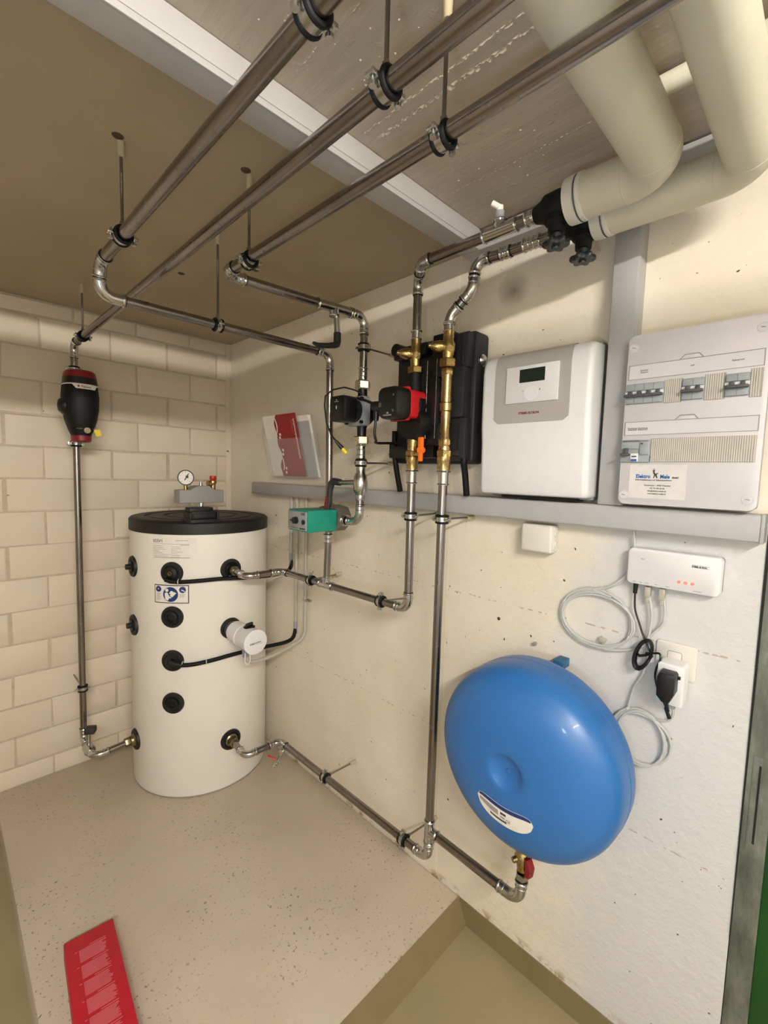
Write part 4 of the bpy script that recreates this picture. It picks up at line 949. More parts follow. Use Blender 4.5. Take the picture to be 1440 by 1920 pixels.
part('jacket', MB().tube([(-0.345, -2.33, 2.262), (-0.345, -2.40, 2.262), (-0.345, -3.2, 2.262)], 0.0175, 20), 'cream_ins', tn)

# ------------------------------------------------------------------ heat pump controller
hc = thing('controller', 'white wall controller with taupe panel, small dark display and dial', 'controller', (-0.05, -2.04, 1.69))
CY0, CY1 = -1.872, -2.205
prof = [(-0.078, 1.490), (-0.092, 1.4935), (-0.0985, 1.503), (-0.1005, 1.58), (-0.1025, 1.645), (-0.1075, 1.69), (-0.1085, 1.75), (-0.1085, 1.855), (-0.105, 1.88), (-0.097, 1.895), (-0.082, 1.903), (-0.035, 1.906), (-0.030, 1.490)]
def front_x(z):
    pts = prof[2:10]
    for (xa, za), (xb, zb) in zip(pts, pts[1:]):
        if za <= z <= zb: return xa+(xb-xa)*(z-za)/(zb-za)
    return -0.1
def prof_extrude(prof, y0, y1, r):
    # extrude an X-Z profile along Y, rounding the outer edges (front side shrinks at the ends)
    mb = MB(); n = len(prof); vs = []; st = []
    for i in range(6): q = PI/2*i/5; st.append((y0 - r*(1-math.cos(q))*1.0 if False else y0 - r*(1-math.cos(PI/2-q)) if False else None))
    st = []
    for i in range(6): q = PI/2*i/5; st.append((r*(1-math.sin(q)), r*(1-math.cos(q))))
    st = [(a, b) for a, b in st]          # (inset, distance from end)
    rings = [(y0-d, ins) for ins, d in st] + [(y1+d, ins) for ins, d in reversed(st)]
    zc = (max(p[1] for p in prof)+min(p[1] for p in prof))/2
    for y, ins in rings:
        for x, z in prof:
            k = 1 if x < -0.06 else (0.0 if x > -0.04 else 0.5)
            vs.append((x+ins*k, y, z - math.copysign(ins*0.55, z-zc)*(1 if abs(z-zc) > 0.17 else abs(z-zc)/0.17)))
    f_ = []
    for a in range(len(rings)-1):
        for i in range(n): f_.append((a*n+i, a*n+(i+1) % n, (a+1)*n+(i+1) % n, (a+1)*n+i))
    f_ += [tuple(range(n)), tuple(range((len(rings)-1)*n, len(rings)*n))]
    return mb.add(vs, f_)
part('cover', prof_extrude(prof, CY0, CY1, 0.016), 'white', hc)
part('back_box', MB().box(-0.04, -0.0005, CY0-0.012, CY1+0.003, 1.484, 1.912, 0.006), 'midgrey', hc, 'grey back housing')
part('cable_slot', MB().box(-0.06, -0.01, CY0-0.06, CY1+0.04, 1.480, 1.488), 'darkgap', hc)
def ctrl_patch(y0, y1, z0, z1, off, mat, name, lab=None, cr=0.012, over=False):
    zs = [z0 + (z1-z0)*i/16 for i in range(17)]; vs = []; f_ = []; rows = []
    for z in zs:
        ins = 0.0
        if z-z0 < cr: ins = cr - math.sqrt(max(0, cr*cr-(cr-(z-z0))**2))
        rows.append([(front_x(min(z, 1.894))-off, z, ins)])
    if over:
        rows += [[(-0.097-off*0.7, 1.895+off*0.7, 0)], [(-0.082, 1.9035+off, 0)], [(-0.040, 1.9066+off, 0)]]
    for (x, z, ins), in rows: vs += [(x, y0-ins, z), (x, y1+ins, z), (x+off, y0-ins, z), (x+off, y1+ins, z)]
    for i in range(len(rows)-1):
        a, b = 4*i, 4*i+4; f_ += [(a, b, b+1, a+1), (a, a+2, b+2, b), (a+1, b+1, b+3, a+3)]
    f_ += [(0, 1, 3, 2), (len(vs)-4, len(vs)-2, len(vs)-1, len(vs)-3)]
    return part(name, MB().add(vs, f_), mat, hc, lab)
ctrl_patch(-1.922, -2.150, 1.700, 1.893, 0.0022, 'panel', 'taupe_panel', 'taupe front panel', 0.016, True)
tpz = wplate(MB(), rrect(-2.040, 1.807, 0.157, 0.103, 0.002), 0.1085, 0.1155, 0.0012)
part('control_unit', tpz, 'white', hc, 'white control unit')
part('display', wplate(MB(), rrect(-2.042, 1.830, 0.076, 0.037, 0.001), 0.1150, 0.1162), 'lcd', hc, 'dark display')
part('dial', MB().torus((-0.1155, -2.041, 1.779), (1, 0, 0), 0.0195, 0.0012, 32, 6).lathe((-0.1150, -2.041, 1.779), (-1, 0, 0), [(0, 0.019), (0.0012, 0.0185), (0.0012, 0.001)], 32), 'white', hc)
mk = MB().box(-0.1158, -0.1150, -2.018, -2.013, 1.786, 1.7875).box(-0.1158, -0.1150, -2.018, -2.014, 1.789, 1.790).box(-0.1158, -0.1150, -2.069, -2.065, 1.786, 1.791)
part('symbol', mk, 'inkgrey', hc)
part('lettering', text_mb('STIEBEL ELTRON', 0.0085, wall_fn(-0.1112, -2.003, 1.7235), bold=0.00035), 'inkred', hc, 'dark red lettering')

# ------------------------------------------------------------------ distribution board
db = thing('distribution_board', 'large white fuse box with two rows of breakers and sticker', 'fuse box', (-0.04, -2.415, 1.68))
part('back_box', MB().box(-0.07, -0.0005, -2.548, -2.284, 1.486, 1.890, 0.004), 'grey', db, 'grey back box')
part('cover', wplate(MB(), rrect(-2.4165, 1.690, 0.276, 0.414, 0.016), 0.066, 0.085, 0.004), 'cover', db)
for y, z in ((-2.292, 1.866), (-2.537, 1.868), (-2.292, 1.507), (-2.538, 1.508)):
    s = part('cover_screw', MB().torus((-0.0852, y, z), (1, 0, 0), 0.0095, 0.0012, 24, 6).lathe((-0.084, y, z), (-1, 0, 0), [(0, 0.009), (0.0015, 0.0088), (0.0022, 0.006), (0.0023, 0.0005)], 24), 'cover', db)
    part('screw_slot', MB().obox((-0.0866, y, z), (0, 1, 0.2), (0, -0.2, 1), (1, 0, 0), 0.004, 0.001, 0.0004), 'midgrey', s)
for k, (z0, z1) in enumerate(((1.789, 1.824), (1.654, 1.687))):
    fr = MB()
    for a, b, c_, d_ in ((-2.545, -2.284, z1-0.0012, z1), (-2.545, -2.284, z0, z0+0.0008), (-2.545, -2.5438, z0, z1), (-2.2852, -2.284, z0, z1)): fr.box(-0.0865, -0.084, a, b, c_, d_)
    part('label_strip_frame', fr, 'inkgrey', db)
    part('label_strip', MB().box(-0.0860, -0.084, -2.543, -2.286, z0+0.001, z1-0.0015), 'cover', db)
    part('grip_tab', MB().prism([(-2.396, z1), (-2.434, z1), (-2.428, z1+0.008), (-2.402, z1+0.008)], (0, 0, 0), (0, 1, 0), (0, 0, 1), (-1, 0, 0), 0.084, 0.0875, 0.001), 'cover', db)
    part('grip_tab_edge', MB().tube([(-0.0866, -2.392, z1), (-0.0866, -2.401, z1+0.0095), (-0.0866, -2.429, z1+0.0095), (-0.0866, -2.437, z1)], 0.0008, 6), 'inkgrey', db)
def strip_text(y, z, s): return text_mb(s, 0.0052, wall_fn(-0.0863, y, z), 'CENTER', 0.0001)
part('lettering', strip_text(-2.319, 1.808, 'Speicher'), 'ink', db)
part('lettering', strip_text(-2.319, 1.803, 'Heizung'), 'ink', db)
part('lettering', strip_text(-2.417, 1.805, 'WP'), 'ink', db)
part('lettering', strip_text(-2.500, 1.805, 'Steuerung'), 'ink', db)
part('lettering', strip_text(-2.302, 1.669, 'Steckdose'), 'ink', db)
part('lettering', strip_text(-2.302, 1.6655, 'Heizraum'), 'ink', db)
part('lettering', strip_text(-2.325, 1.669, 'Steckdose'), 'ink', db)
part('lettering', strip_text(-2.325, 1.6655, 'Steuerung'), 'ink', db)
def breaker(y0, n, z0=1.730, z1=1.778, mw=0.0202):
    y1 = y0 - n*mw
    b = part('circuit_breaker', MB().box(-0.090, -0.07, y1, y0, z0, z1, 0.001).box(-0.0925, -0.08, y1+0.0005, y0-0.0005, z0+0.0005, z0+0.016, 0.001).box(-0.0935, -0.08, y1+0.0005, y0-0.0005, z1-0.017, z1-0.002, 0.001), 'bluegrey', db, 'blue grey breaker')
    part('toggle_bar', MB().box(-0.105, -0.09, y1, y0+0.001, z0+0.0155, z0+0.0215, 0.0012), 'darkgrey', b, 'dark toggle bar')
    tg = MB(); wh = MB()
    for i in range(n):
        yc = y0-(i+0.5)*mw; tg.box(-0.098, -0.09, yc-0.004, yc+0.004, z0+0.021, z0+0.029, 0.0008)
    for i in range(n+1):
        yc = min(y0-0.003, max(y1+0.003, y0-i*mw)); wh.box(-0.0915, -0.089, yc-0.0042, yc+0.0042, z0+0.0215, z0+0.029)
    part('toggle', tg, 'darkgrey', b); part('indicator', wh, 'white', b)
    gl = MB()
    for i in range(1, n): gl.box(-0.0938, -0.092, y0-i*mw-0.0003, y0-i*mw+0.0003, z1-0.017, z1-0.002).box(-0.0928, -0.091, y0-i*mw-0.0003, y0-i*mw+0.0003, z0+0.001, z0+0.016)
    if n > 1: part('pole_gap', gl, 'darkgrey', b)
breaker(-2.2825, 4); breaker(-2.402, 2); breaker(-2.4825, 2)
def filler(y0, y1, z0, z1):
    f_ = part('filler_strip', MB().box(-0.0862, -0.08, y1, y0, z0, z1, 0.0005), 'fillgap', db, 'ribbed beige filler')
    rb_ = MB(); y = y0-0.003
    while y > y1+0.002: rb_.box(-0.0876, -0.086, y-0.0015, y+0.0015, z0+0.0005, z1-0.0005); y -= 0.0042
    part('rib', rb_, 'filler', f_, None, 'stuff')
filler(-2.3645, -2.401, 1.727, 1.781); filler(-2.4435, -2.4815, 1.726, 1.783); filler(-2.5235, -2.5445, 1.725, 1.785)
filler(-2.3455, -2.544, 1.588, 1.645)
rc = part('residual_current_breaker', MB().box(-0.090, -0.07, -2.3445, -2.281, 1.587, 1.642, 0.001).box(-0.094, -0.08, -2.322, -2.2815, 1.62, 1.637, 0.001).box(-0.094, -0.08, -2.344, -2.323, 1.606, 1.641, 0.001).box(-0.092, -0.08, -2.3445, -2.281, 1.588, 1.603, 0.001), 'bluegrey', db, 'grey residual current breaker')
part('toggle', MB().box(-0.104, -0.09, -2.301, -2.282, 1.603, 1.609, 0.001).box(-0.098, -0.09, -2.298, -2.288, 1.607, 1.622, 0.001), 'darkgrey', rc)
part('test_button', MB().box(-0.095, -0.09, -2.321, -2.304, 1.589, 1.609, 0.001), 'white', rc, 'white test field')
part('blue_button', MB().box(-0.0965, -0.094, -2.319, -2.306, 1.590, 1.595), 'inkblue', rc, 'blue button')
part('lettering', MB().box(-0.0955, -0.094, -2.318, -2.307, 1.600, 1.603).box(-0.0945, -0.0935, -2.330, -2.325, 1.631, 1.634).box(-0.0945, -0.0935, -2.342, -2.325, 1.638, 1.639).box(-0.0945, -0.0935, -2.321, -2.284, 1.639, 1.6402), 'ink', rc)
part('sticker', MB().box(-0.0854, -0.084, -2.424, -2.303, 1.500, 1.582), 'stick', db, 'cream installer sticker')
part('lettering', text_mb('Elektro', 0.0125, wall_fn(-0.0858, -2.3175, 1.5495, 0.86), bold=0.00045), 'inkblue', db, 'blue lettering')
part('lettering', text_mb('Mele', 0.0125, wall_fn(-0.0858, -2.370, 1.5495, 0.82), bold=0.00045), 'inkblue', db, 'blue lettering')
part('lettering', text_mb('GmbH', 0.0056, wall_fn(-0.0858, -2.3945, 1.5498, 0.9), bold=0.0003), 'ink', db)
part('lettering', text_mb('Elektroinstallationen und Telekommunikation', 0.0046, wall_fn(-0.0858, -2.3165, 1.5435, 0.93), bold=0.00012), 'ink', db)
for z, s in ((1.5305, 'Schulstrasse 1, 8438 Wilenthal'), (1.5235, '+41 79 346 66 66'), (1.5170, 'info@elektro-mele.ch'), (1.5105, 'www.elektro-mele.ch')):
    part('lettering', text_mb(s, 0.0050, wall_fn(-0.0858, -2.365, z, 0.9), 'CENTER', 0.0001), 'ink', db)
part('sticker_emblem', MB().add([(-0.0858, y, z) for y, z in ((-2.3555, 1.5495), (-2.3575, 1.5495), (-2.359, 1.556), (-2.363, 1.5495), (-2.365, 1.550), (-2.3625, 1.558), (-2.366, 1.561), (-2.3655, 1.5625), (-2.361, 1.5605), (-2.3585, 1.562), (-2.3575, 1.566), (-2.3545, 1.566), (-2.3545, 1.562), (-2.357, 1.558))], [tuple(range(14))])
     .box(-0.0858, -0.0855, -2.3585, -2.3535, 1.566, 1.569).box(-0.0858, -0.0855, -2.3575, -2.3568, 1.569, 1.573).box(-0.0858, -0.0855, -2.3552, -2.3545, 1.569, 1.573), 'ink', db)

# ------------------------------------------------------------------ small electrics
jb = thing('junction_box', 'small square cream junction box below the grey trunking', 'junction box', (-0.025, -2.045, 1.36))
part('box', MB().box(-0.05, -0.0005, -2.097, -1.999, 1.321, 1.404, 0.008, 3), 'offwhite', jb)
gr_ = MB()
for z in (1.383, 1.346): part('grommet', MB().lathe((-0.025, -2.096, z), (0, -1, 0), [(0, 0.015), (0.003, 0.0145), (0.003, 0.010), (0.006, 0.009), (0.006, 0.001)], 20), 'offwhite', jb)
gw = thing('network_gateway', 'white flat gateway box with three red lights', 'gateway', (-0.02, -2.4, 1.32))
part('case', MB().prism(rrect(-2.3985, 1.3225, 0.200, 0.094, 0.012), (0, 0, 0), (0, 1, 0), (0, 0, 1), (-1, 0, 0), 0.008, 0.036, 0.005), 'white', gw)
part('back_plate', MB().prism(rrect(-2.399, 1.324, 0.200, 0.088, 0.008), (0, 0, 0), (0, 1, 0), (0, 0, 1), (-1, 0, 0), 0.0005, 0.010), 'midgrey', gw, 'grey back plate')
part('lettering', text_mb('STIEBEL ELTRON', 0.0046, wall_fn(-0.0363, -2.4405, 1.3400, 0.87), bold=0.0003), 'ink', gw)
part('lettering_frame', MB().box(-0.0362, -0.036, -2.4745, -2.4395, 1.3390, 1.3396).box(-0.0362, -0.036, -2.4745, -2.4395, 1.3443, 1.3449), 'ink', gw)
part('lettering', text_mb('ISG', 0.0055, wall_fn(-0.0363, -2.330, 1.341), bold=0.0001), 'inkgrey', gw)
tx = MB()
for y, wd in ((-2.318, 0.008), (-2.333, 0.006), (-2.347, 0.009), (-2.368, 0.007), (-2.393, 0.008), (-2.455, 0.018)): tx.box(-0.0363, -0.036, y-wd/2, y+wd/2, 1.2815, 1.2828)
part('port_print', tx, 'inkgrey', gw, None, 'stuff')
for y in (-2.4162, -2.4303, -2.4444): part('indicator_light', MB().torus((-0.0362, y, 1.2985), (1, 0, 0), 0.0030, 0.0008, 16, 6).cyl((-0.0355, y, 1.2985), (-0.0366, y, 1.2985), 0.0014, seg=8), 'led', gw, 'glowing red light')
# cables
def cable(parent, pts, r, mat, name='cable', seg=8, n=7): return part(name, MB().tube(smooth(pts, n), r, seg), mat, parent)
def coil_pts(yc, zc, ry, rz, turns, x, jit, seed, a0=0.0):
    rnd_ = random.Random(seed); out = []; N = 20
    offs = [rnd_.uniform(-jit, jit) for _ in range(turns+2)]; of2 = [rnd_.uniform(-jit, jit) for _ in range(turns+2)]
    for i in range(turns*N+1):
        k = i/N; j = int(k); f = k-j; s = f*f*(3-2*f)
        e = offs[j]*(1-s)+offs[j+1]*s; e2 = of2[j]*(1-s)+of2[j+1]*s; q = a0 + 2*PI*k
        out.append(V((x - 0.003*(j % 2) - 0.0035*(j//2), yc + (ry+e)*math.cos(q) + e2*0.6, zc + (rz+e2)*math.sin(q))))
    return out
n1 = thing('network_cable', 'white network cable coiled in a large ring left of the gateway', 'cable', (-0.012, -2.22, 1.15))
cp = coil_pts(-2.222, 1.152, 0.090, 0.077, 5, -0.008, 0.010, 5, PI*0.62)
part('coil', MB().tube(cp, 0.0034, 8), 'cable', n1)
cable(n1, [(-0.022, -2.303, 1.416), (-0.016, -2.306, 1.375), (-0.008, -2.303, 1.33), (-0.008, -2.296, 1.295), (-0.008, -2.272, 1.262), (-0.009, -2.235, 1.238), cp[0]], 0.0034, 'cable')
cable(n1, [cp[-1], (-0.013, -2.21, 1.234), (-0.012, -2.25, 1.25), (-0.01, -2.288, 1.287), (-0.009, -2.300, 1.33)], 0.0034, 'cable')
cable(n1, [(-0.016, -2.25, 1.073), (-0.014, -2.29, 1.082), (-0.014, -2.33, 1.10), (-0.016, -2.352, 1.125), (-0.018, -2.36, 1.19), (-0.018, -2.348, 1.26)], 0.0034, 'cable')
part('plug', MB().box(-0.025, -0.011, -2.3535, -2.3405, 1.243, 1.270, 0.001).box(-0.022, -0.014, -2.351, -2.343, 1.228, 1.244, 0.001), 'conduit', n1, 'clear plug')
for q in (0.25, 0.78): p_ = cp[int(q*20)]; part('cable_tie', MB().torus((p_.x-0.003, p_.y, p_.z), (0, 0.8, 0.5), 0.008, 0.0014, 12, 6), 'white', n1)
part('spare_plug', MB().obox((-0.012, -2.243, 1.098), (0, 1, 0.4), (0, -0.4, 1), (1, 0, 0), 0.009, 0.006, 0.005, 0.001), 'conduit', n1, 'clear loose plug')
n2 = thing('network_cable', 'white network cable coiled in a smaller ring beside the blue vessel', 'cable', (-0.012, -2.35, 0.86))
cp2 = coil_pts(-2.352, 0.862, 0.066, 0.074, 5, -0.008, 0.010, 9, PI*0.35)
part('coil', MB().tube(cp2, 0.0034, 8), 'cable', n2)
cable(n2, [cp2[0], (-0.012, -2.405, 0.93), (-0.02, -2.424, 0.955), (-0.026, -2.424, 0.985), (-0.026, -2.424, 0.998)], 0.0034, 'cable')
cable(n2, [cp2[-1], (-0.014, -2.32, 0.93), (-0.012, -2.33, 0.99), (-0.012, -2.350, 1.04), (-0.012, -2.352, 1.09), (-0.014, -2.36, 1.14), (-0.018, -2.385, 1.18), (-0.019, -2.388, 1.22), (-0.018, -2.380, 1.262)], 0.0034, 'cable')
part('plug', MB().box(-0.025, -0.011, -2.386, -2.373, 1.243, 1.272, 0.001).box(-0.022, -0.014, -2.384, -2.376, 1.228, 1.244, 0.001), 'conduit', n2, 'clear plug')
part('wire_tie', MB().torus((cp2[3].x, -2.418, 0.885), (0, 0.3, 1), 0.008, 0.001, 12, 6), 'nickel', n2)
sk = thing('wall_socket', 'cream square wall socket plate behind the white adapter', 'socket', (-0.004, -2.42, 1.09))
part('plate', wplate(MB(), rrect(-2.418, 1.093, 0.088, 0.088, 0.007), 0.0005, 0.008, 0.002), 'offwhite', sk)
part('socket_face', MB().prism(rrect(-2.415, 1.099, 0.029, 0.030, 0.003), (0, 0, 0), (0, 1, 0), (0, 0, 1), (-1, 0, 0), 0.007, 0.0095, 0.001), 'offwhite', sk)
part('face_gap', MB().tube([(-0.0085, -2.3995, 1.085), (-0.0085, -2.3995, 1.112), (-0.0085, -2.402, 1.115), (-0.0085, -2.428, 1.115), (-0.0085, -2.4305, 1.112), (-0.0085, -2.4305, 1.085)], 0.0007, 6), 'inkgrey', sk)
pl = thing('powerline_adapter', 'white plug-in network adapter on the wall socket', 'adapter', (-0.03, -2.42, 1.045))
part('case', MB().prism(rrect(-2.4195, 1.045, 0.058, 0.104, 0.007), (0, 0, 0), (0, 1, 0), (0, 0, 1), (-1, 0, 0), 0.0095, 0.056, 0.004), 'white', pl)
lt = MB()
for k in range(3): lt.box(-0.0565, -0.0555, -2.4405, -2.4375, 1.003+k*0.004, 1.0055+k*0.004)
part('status_light', lt, 'paper', pl)
part('cable_socket', MB().box(-0.05, -0.03, -2.4320, -2.4165, 0.984, 0.996, 0.001), 'midgrey', pl)
pa = thing('power_supply', 'black plug-in power supply with a bundled black cord', 'power supply', (-0.07, -2.415, 1.045))
part('case', MB().prism([(-2.398, 1.07), (-2.403, 1.083), (-2.432, 1.083), (-2.436, 1.078), (-2.436, 1.035), (-2.427, 1.012), (-2.412, 1.010), (-2.399, 1.024)], (0, 0, 0), (0, 1, 0), (0, 0, 1), (-1, 0, 0), 0.056, 0.092, 0.004).box(-0.062, -0.056, -2.441, -2.430, 1.066, 1.073), 'black', pa)
cable(pa, [(-0.074, -2.420, 1.012), (-0.074, -2.421, 0.997), (-0.072, -2.424, 0.985)], 0.0035, 'black', 'cord')
part('strain_relief', MB().tube([(-0.073, -2.418, 0.992), (-0.069, -2.427, 0.968)], [0.0035, 0.0048], 10), 'black', pa)
cable(pa, [(-0.070, -2.425, 0.974), (-0.066, -2.416, 0.994), (-0.058, -2.397, 1.022), (-0.050, -2.386, 1.05), (-0.05, -2.387, 1.075), (-0.05, -2.394, 1.098), (-0.045, -2.39, 1.112), (-0.036, -2.375, 1.106), (-0.034, -2.357, 1.10)], 0.0026, 'black', 'cord')
bp = []
for i in range(6*18+1):
    k = i/18; q = 2*PI*k; j = int(k); rnd_ = random.Random(j+40); e = rnd_.uniform(-0.004, 0.003)
    a, b = (0.019+e)*math.cos(q), (0.042+e*1.5)*math.sin(q)
    bp.append(V((-0.026 - 0.0045*(j % 3), -2.350 - a + b*-0.22, 1.094 + b - a*-0.1)))
part('cord_bundle', MB().tube(bp, 0.0028, 8), 'black', pa)
part('bundle_tie', MB().tube([(-0.018, -2.332, 1.088), (-0.042, -2.345, 1.092), (-0.042, -2.357, 1.097), (-0.018, -2.369, 1.10)], 0.0035, 8), 'black', pa)
cable(pa, [bp[0], (-0.024, -2.345, 1.142), (-0.02, -2.335, 1.165), (-0.018, -2.320, 1.205), (-0.018, -2.317, 1.25)], 0.0026, 'black', 'cord')
part('barrel_plug', MB().cyl((-0.018, -2.317, 1.247), (-0.018, -2.3175, 1.273), 0.005, 0.006, 12), 'black', pa)

# ------------------------------------------------------------------ expansion vessel
vy, vz, vR = -2.113, 0.764, 0.262
ev = thing('expansion_vessel', 'big round blue expansion vessel on the right wall', 'expansion vessel', (-0.12, vy, vz))
vp = [(0.028, 0.002), (0.028, 0.09)]
def sup(x0, x1, n, k, rev=False):
    out = []
    for i in range(k+1):
        a = PI/2*i/k; out.append((x0+(x1-x0)*abs(math.sin(a))**(2/n), vR*abs(math.cos(a))**(2/n)))
    return out
back = [p for p in reversed(sup(0.112, 0.03, 2.6, 14))][1:]
front = sup(0.158, 0.280, 2.7, 22)
front = [p for p in front if p[1] > 0.055]
dimp = [(0.2785, 0.050), (0.276, 0.046), (0.268, 0.035), (0.264, 0.022), (0.263, 0.010), (0.262, 0.006), (0.266, 0.005), (0.267, 0.001)]
part('shell', MB().lathe((0, vy, vz), (-1, 0, 0), [(0.030, 0.02)] + [(t, r) for t, r in back if r > 0.03] + front + dimp, 96), 'blue', ev)
part('seam', MB().torus((-0.135, vy, vz), (1, 0, 0), vR-0.0006, 0.0014, 96, 6), 'blue', ev)
part('hanger', MB().box(-0.05, -0.001, vy-0.04, vy-0.01, vz+0.225, vz+0.250, 0.003), 'hangblue', ev, 'dark blue hanger')
part('hanger_screw', MB().cyl((-0.012, vy+0.07, vz+0.262), (0.0, vy+0.07, vz+0.262), 0.006, seg=8), 'cast', ev)
lab = MB()
# sticker, follows the front curve
def vfront(y, z, off):
    r = math.hypot(y-vy, z-vz); pr_ = sorted(front + [(0.2785, 0.05)], key=lambda p: p[1])
    t = pr_[0][0]
    for (ta, ra), (tb, rb_) in zip(pr_, pr_[1:]):
        if ra <= r <= rb_: t = ta+(tb-ta)*(r-ra)/(rb_-ra); break
    return V((-t-off, y, z))
def vgrid(poly_fn, off, mat, name, lb=None, nu=24, nv=6):
    vs = []; f_ = []
    for i in range(nu+1):
        for j in range(nv+1):
            y, z = poly_fn(i/nu, j/nv); vs.append(vfront(y, z, off))
    for i in range(nu):
        for j in range(nv): a = i*(nv+1)+j; f_.append((a, a+1, a+nv+2, a+nv+1))
    return part(name, MB().add(vs, f_), mat, ev, lb)
def kidney(u, v):
    # u along the length (viewer's left to right), v from top to bottom
    t_ = 2*u-1; e = math.sqrt(max(0, 1-t_**4))
    return (KY - 0.083*t_, KZ - 0.010 + 0.020*t_*t_ + 0.029*e*(1-2*v))
KY, KZ = -2.113, 0.650
vgrid(kidney, 0.0012, 'paper', 'sticker', 'white kidney shaped label')
vgrid(lambda u, v: kidney(0.04+0.92*u, 0.02+0.20*v), 0.0018, 'navy', 'sticker_band', 'navy band')
vgrid(lambda u, v: kidney(0.05+0.35*u, 0.34+0.26*v), 0.0018, 'inkgrey', 'sticker_panel', 'grey text panel', 10, 3)
vgrid(lambda u, v: kidney(0.25+0.3*u, 0.72+0.10*v), 0.0018, 'ink', 'fine_print', None, 8, 2)
vgrid(lambda u, v: kidney(0.44+0.1*u, 0.34+0.12*v), 0.0018, 'ink', 'fine_print', None, 6, 2)
vgrid(lambda u, v: kidney(0.44+0.08*u, 0.55+0.08*v), 0.0018, 'inkgrey', 'fine_print', None, 6, 2)
ck = text_mb('CE', 0.011, lambda a, b: vfront(KY-0.006-a, KZ-0.022+b, 0.0019))
part('lettering', ck, 'ink', ev)
# service valve below the vessel
sv2 = thing('service_valve', 'brass cap valve with red grip under the blue vessel', 'valve', (-0.172, -2.125, 0.45))
part('black_collar', MB().cyl((-0.150, -2.112, 0.512), (-0.158, -2.115, 0.482), 0.026, 0.021, 20), 'black', sv2, 'black collar')
part('brass_body', MB().lathe((-0.160, -2.117, 0.484), (-0.13, -0.1, -0.9), [(0, 0.017), (0.012, 0.019), (0.02, 0.023), (0.035, 0.022), (0.045, 0.016), (0.06, 0.015)], 16), 'brass', sv2)
part('side_boss', MB().cyl((-0.165, -2.118, 0.462), (-0.192, -2.104, 0.458), 0.010, 0.008, 12), 'brass', sv2)
hexnut(sv2, (-0.172, -2.125, 0.412), (0, 0, 1), 0.0185, 0.018, 'fitting', 'nut')
part('red_grip', MB().prism([(0.004, -0.026), (0.017, -0.024), (0.022, 0.006), (0.010, 0.026), (0.002, 0.024)], (-0.176, -2.137, 0.452), (-0.25, -0.97, 0), (0, 0, 1), (-0.97, 0.25, 0), -0.010, 0.010, 0.003), 'darkred', sv2, 'red valve grip')

# ------------------------------------------------------------------ brochure holder
bh = thing('brochure_holder', 'clear acrylic brochure pocket on the wall above the trunking', 'brochure holder', (-0.03, -0.76, 1.52))
BX0, BX1 = -0.012, -0.030     # back plane leans out towards the top
def lean(y, z, off): return V((BX0 - (z-1.515)*0.24 - off, y, z))
def sheet(y0, y1, z0, z1, off, th, nrm=None):
    a = [lean(y0, z0, off), lean(y1, z0, off), lean(y1, z1, off), lean(y0, z1, off)]; b = [p - V((th, 0, 0)) for p in a]
    return MB().add(a+b, [(0, 1, 2, 3), (7, 6, 5, 4), (0, 4, 5, 1), (1, 5, 6, 2), (2, 6, 7, 3), (3, 7, 4, 0)])
part('back_sheet', sheet(-0.555, -0.955, 1.515, 1.80, 0.0, 0.002), 'acrylic', bh)
part('front_sheet', sheet(-0.555, -0.955, 1.515, 1.70, 0.034, 0.002), 'acrylic', bh)
part('side_sheet', sheet(-0.553, -0.556, 1.515, 1.72, 0.0, 0.036), 'acrylic', bh)
part('side_sheet', sheet(-0.954, -0.957, 1.515, 1.72, 0.0, 0.036), 'acrylic', bh)
part('base_sheet', sheet(-0.555, -0.955, 1.512, 1.515, 0.0, 0.036), 'acrylic', bh)
br_ = thing('brochure', 'red and white brochure standing in the clear wall pocket', 'brochure', (-0.03, -0.7, 1.52))
part('white_cover', sheet(-0.565, -0.70, 1.517, 1.815, 0.022, 0.004), 'paper', br_, 'white part of the cover')
cvr = []
for i in range(25):
    z = 1.517+0.298*i/24; cvr.append((-0.672 + 0.018*math.sin(i*0.55)*math.sin(i*0.2) - 0.02*(i/24-0.5), z))
vs = [lean(y, z, 0.0285) for y, z in cvr] + [lean(-0.865 if z < 1.9 else -0.86, z, 0.0285) for y, z in cvr]
part('red_cover', MB().add(vs, [(i, i+1, 25+i+1, 25+i) for i in range(24)]), 'redpaper', br_, 'red part of the cover')
dash = MB()
for i, z in enumerate((1.53, 1.55, 1.62, 1.64, 1.70, 1.715)):
    dash.add([lean(-0.690-0.006*(i % 2), z, 0.029), lean(-0.705-0.006*(i % 2), z, 0.029), lean(-0.705-0.006*(i % 2), z+0.012, 0.029), lean(-0.690-0.006*(i % 2), z+0.012, 0.029)], [(0, 1, 2, 3)])
for zc, k in ((1.765, 1.0), (1.585, 1.0)):
    n = 10; pts_ = []
    for i in range(n+1): q = -PI/2+PI*i/n; pts_.append((-0.672-0.022*math.cos(q), zc+0.04*math.sin(q)))
    for i in range(n+1): q = PI/2-PI*i/n; pts_.append((-0.672-0.012*math.cos(q), zc+0.036*math.sin(q)))
    m = len(pts_); dash.add([lean(y, z, 0.029) for y, z in pts_], [(i, i+1, m-2-i, m-1-i) for i in range(n)])
part('white_motif', dash, 'paper', br_)
part('lettering', text_mb('Anlagendokumentation', 0.020, lambda a, b: lean(-0.845+b, 1.79-a, 0.0292), bold=0.0004), 'paper', br_)
part('lettering', text_mb('Wärmepumpe', 0.011, lambda a, b: lean(-0.822+b, 1.787-a, 0.0292)), 'pink', br_)
pb = thing('paper_bundle', 'grey bundle of papers behind the red brochure', 'papers', (-0.03, -0.9, 1.52))
part('sheet', sheet(-0.72, -0.944, 1.517, 1.80, 0.004, 0.015), 'paper', pb)
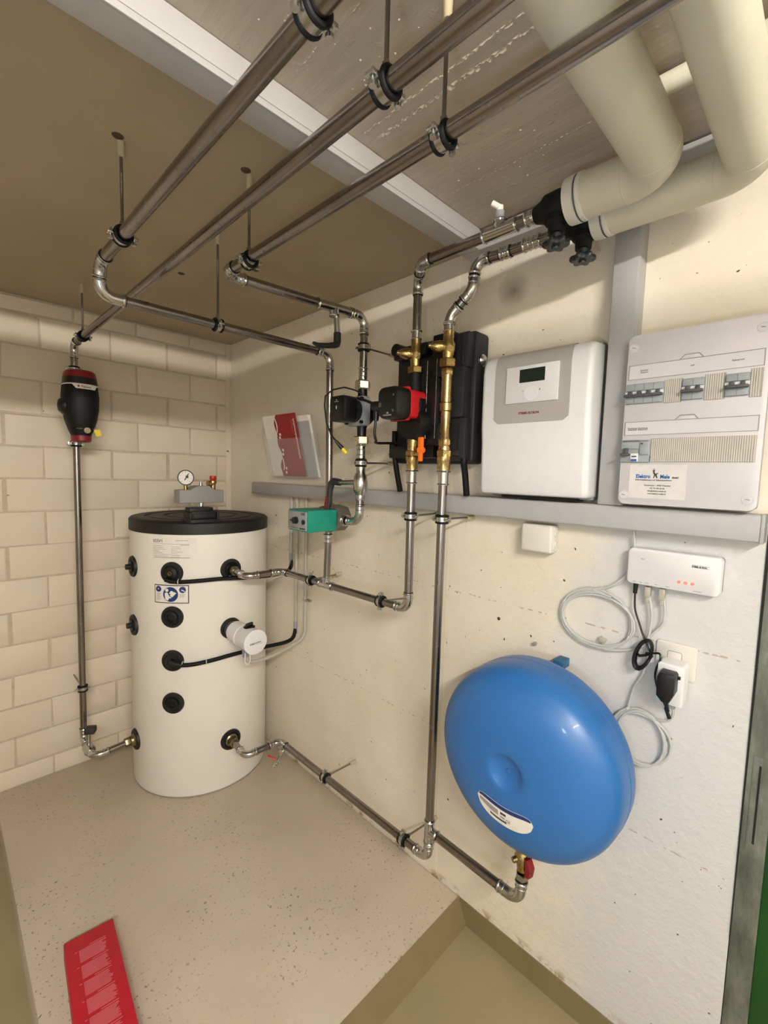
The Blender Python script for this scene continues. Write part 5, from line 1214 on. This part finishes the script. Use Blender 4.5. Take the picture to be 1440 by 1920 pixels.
for k in range(3): part('sheet', sheet(-0.74, -0.948-0.001*k, 1.517, 1.775-0.012*k, 0.0195+0.001*k, 0.0008), 'grey', pb)

# ------------------------------------------------------------------ red box on the floor
rbx = thing('red_carton', 'flat red carton lying on the floor in the foreground', 'box', (-1.03, -1.3, 0))
d_ = V((-0.085, -1, 0)).normalized(); s_ = V((1, -0.085, 0)).normalized(); o_ = V((-1.085, -1.085, 0)); HB = 0.055
WB = 0.134; LB = 0.62
part('box', MB().obox(o_ + s_*WB/2 + d_*LB/2 + V((0, 0, HB/2)), s_, d_, (0, 0, 1), WB/2, LB/2, HB/2, 0.0025), 'redbox', rbx)
tp_ = MB(); hd = MB()
def bx(a, b): return o_ + s_*a + d_*b + V((0, 0, HB+0.0006))
for blk in range(7):
    b0 = 0.055 + blk*0.055
    rag = random.Random(blk+2)
    for k in range(13):
        b = b0+k*0.0034; e = 0.098 + rag.uniform(-0.004, 0.008)
        tp_.add([bx(0.034, b), bx(e, b), bx(e, b+0.0016), bx(0.034, b+0.0016)], [(0, 1, 2, 3)])
    hd.add([bx(0.024, b0-0.001), bx(0.030, b0-0.001), bx(0.030, b0+0.001), bx(0.024, b0+0.001)], [(0, 1, 2, 3)])
    b = b0-0.0062; hd.add([bx(0.062, b), bx(0.105, b), bx(0.105, b+0.0018), bx(0.062, b+0.0018)], [(0, 1, 2, 3)])
part('fine_print', tp_, 'pink', rbx, None, 'stuff')
part('heading_print', hd, 'pink', rbx, None, 'stuff')
part('end_flap', MB().obox(o_ + s_*WB/2 - d_*0.0008 + V((0, 0, HB/2)), s_, (0, 0, 1), d_, WB/2-0.002, HB/2-0.002, 0.0008), 'darkred', rbx)

# screw holes left in the walls
wr = bpy.data.objects['wall_right']
hl = MB()
for y, z in ((-1.385, 1.64), (-1.55, 2.03), (-1.91, 1.072)):
    hl.lathe((0.002, y, z), (-1, 0, 0), [(0, 0.007), (0.0025, 0.006), (0.003, 0.001)], 7)
part('chipped_hole', hl, 'ceilhole', wr)

# repeats carry one group each
GROUPS = dict(pipe_clamp='pipe clamps holding the steel pipes', steel_pipe='bare steel pipes', conduit='grey conduits below the trunking',
    sensor_cable='black sensor cables of the tank', cable_trunking='cable trunkings', network_cable='coiled network cables',
    gate_valve='black gate valves', insulated_pipe='cream insulated pipes')
for o in SC.objects:
    k = o.name.split('.')[0]
    if o.parent is None and 'label' in o and k in GROUPS: o['group'] = GROUPS[k]
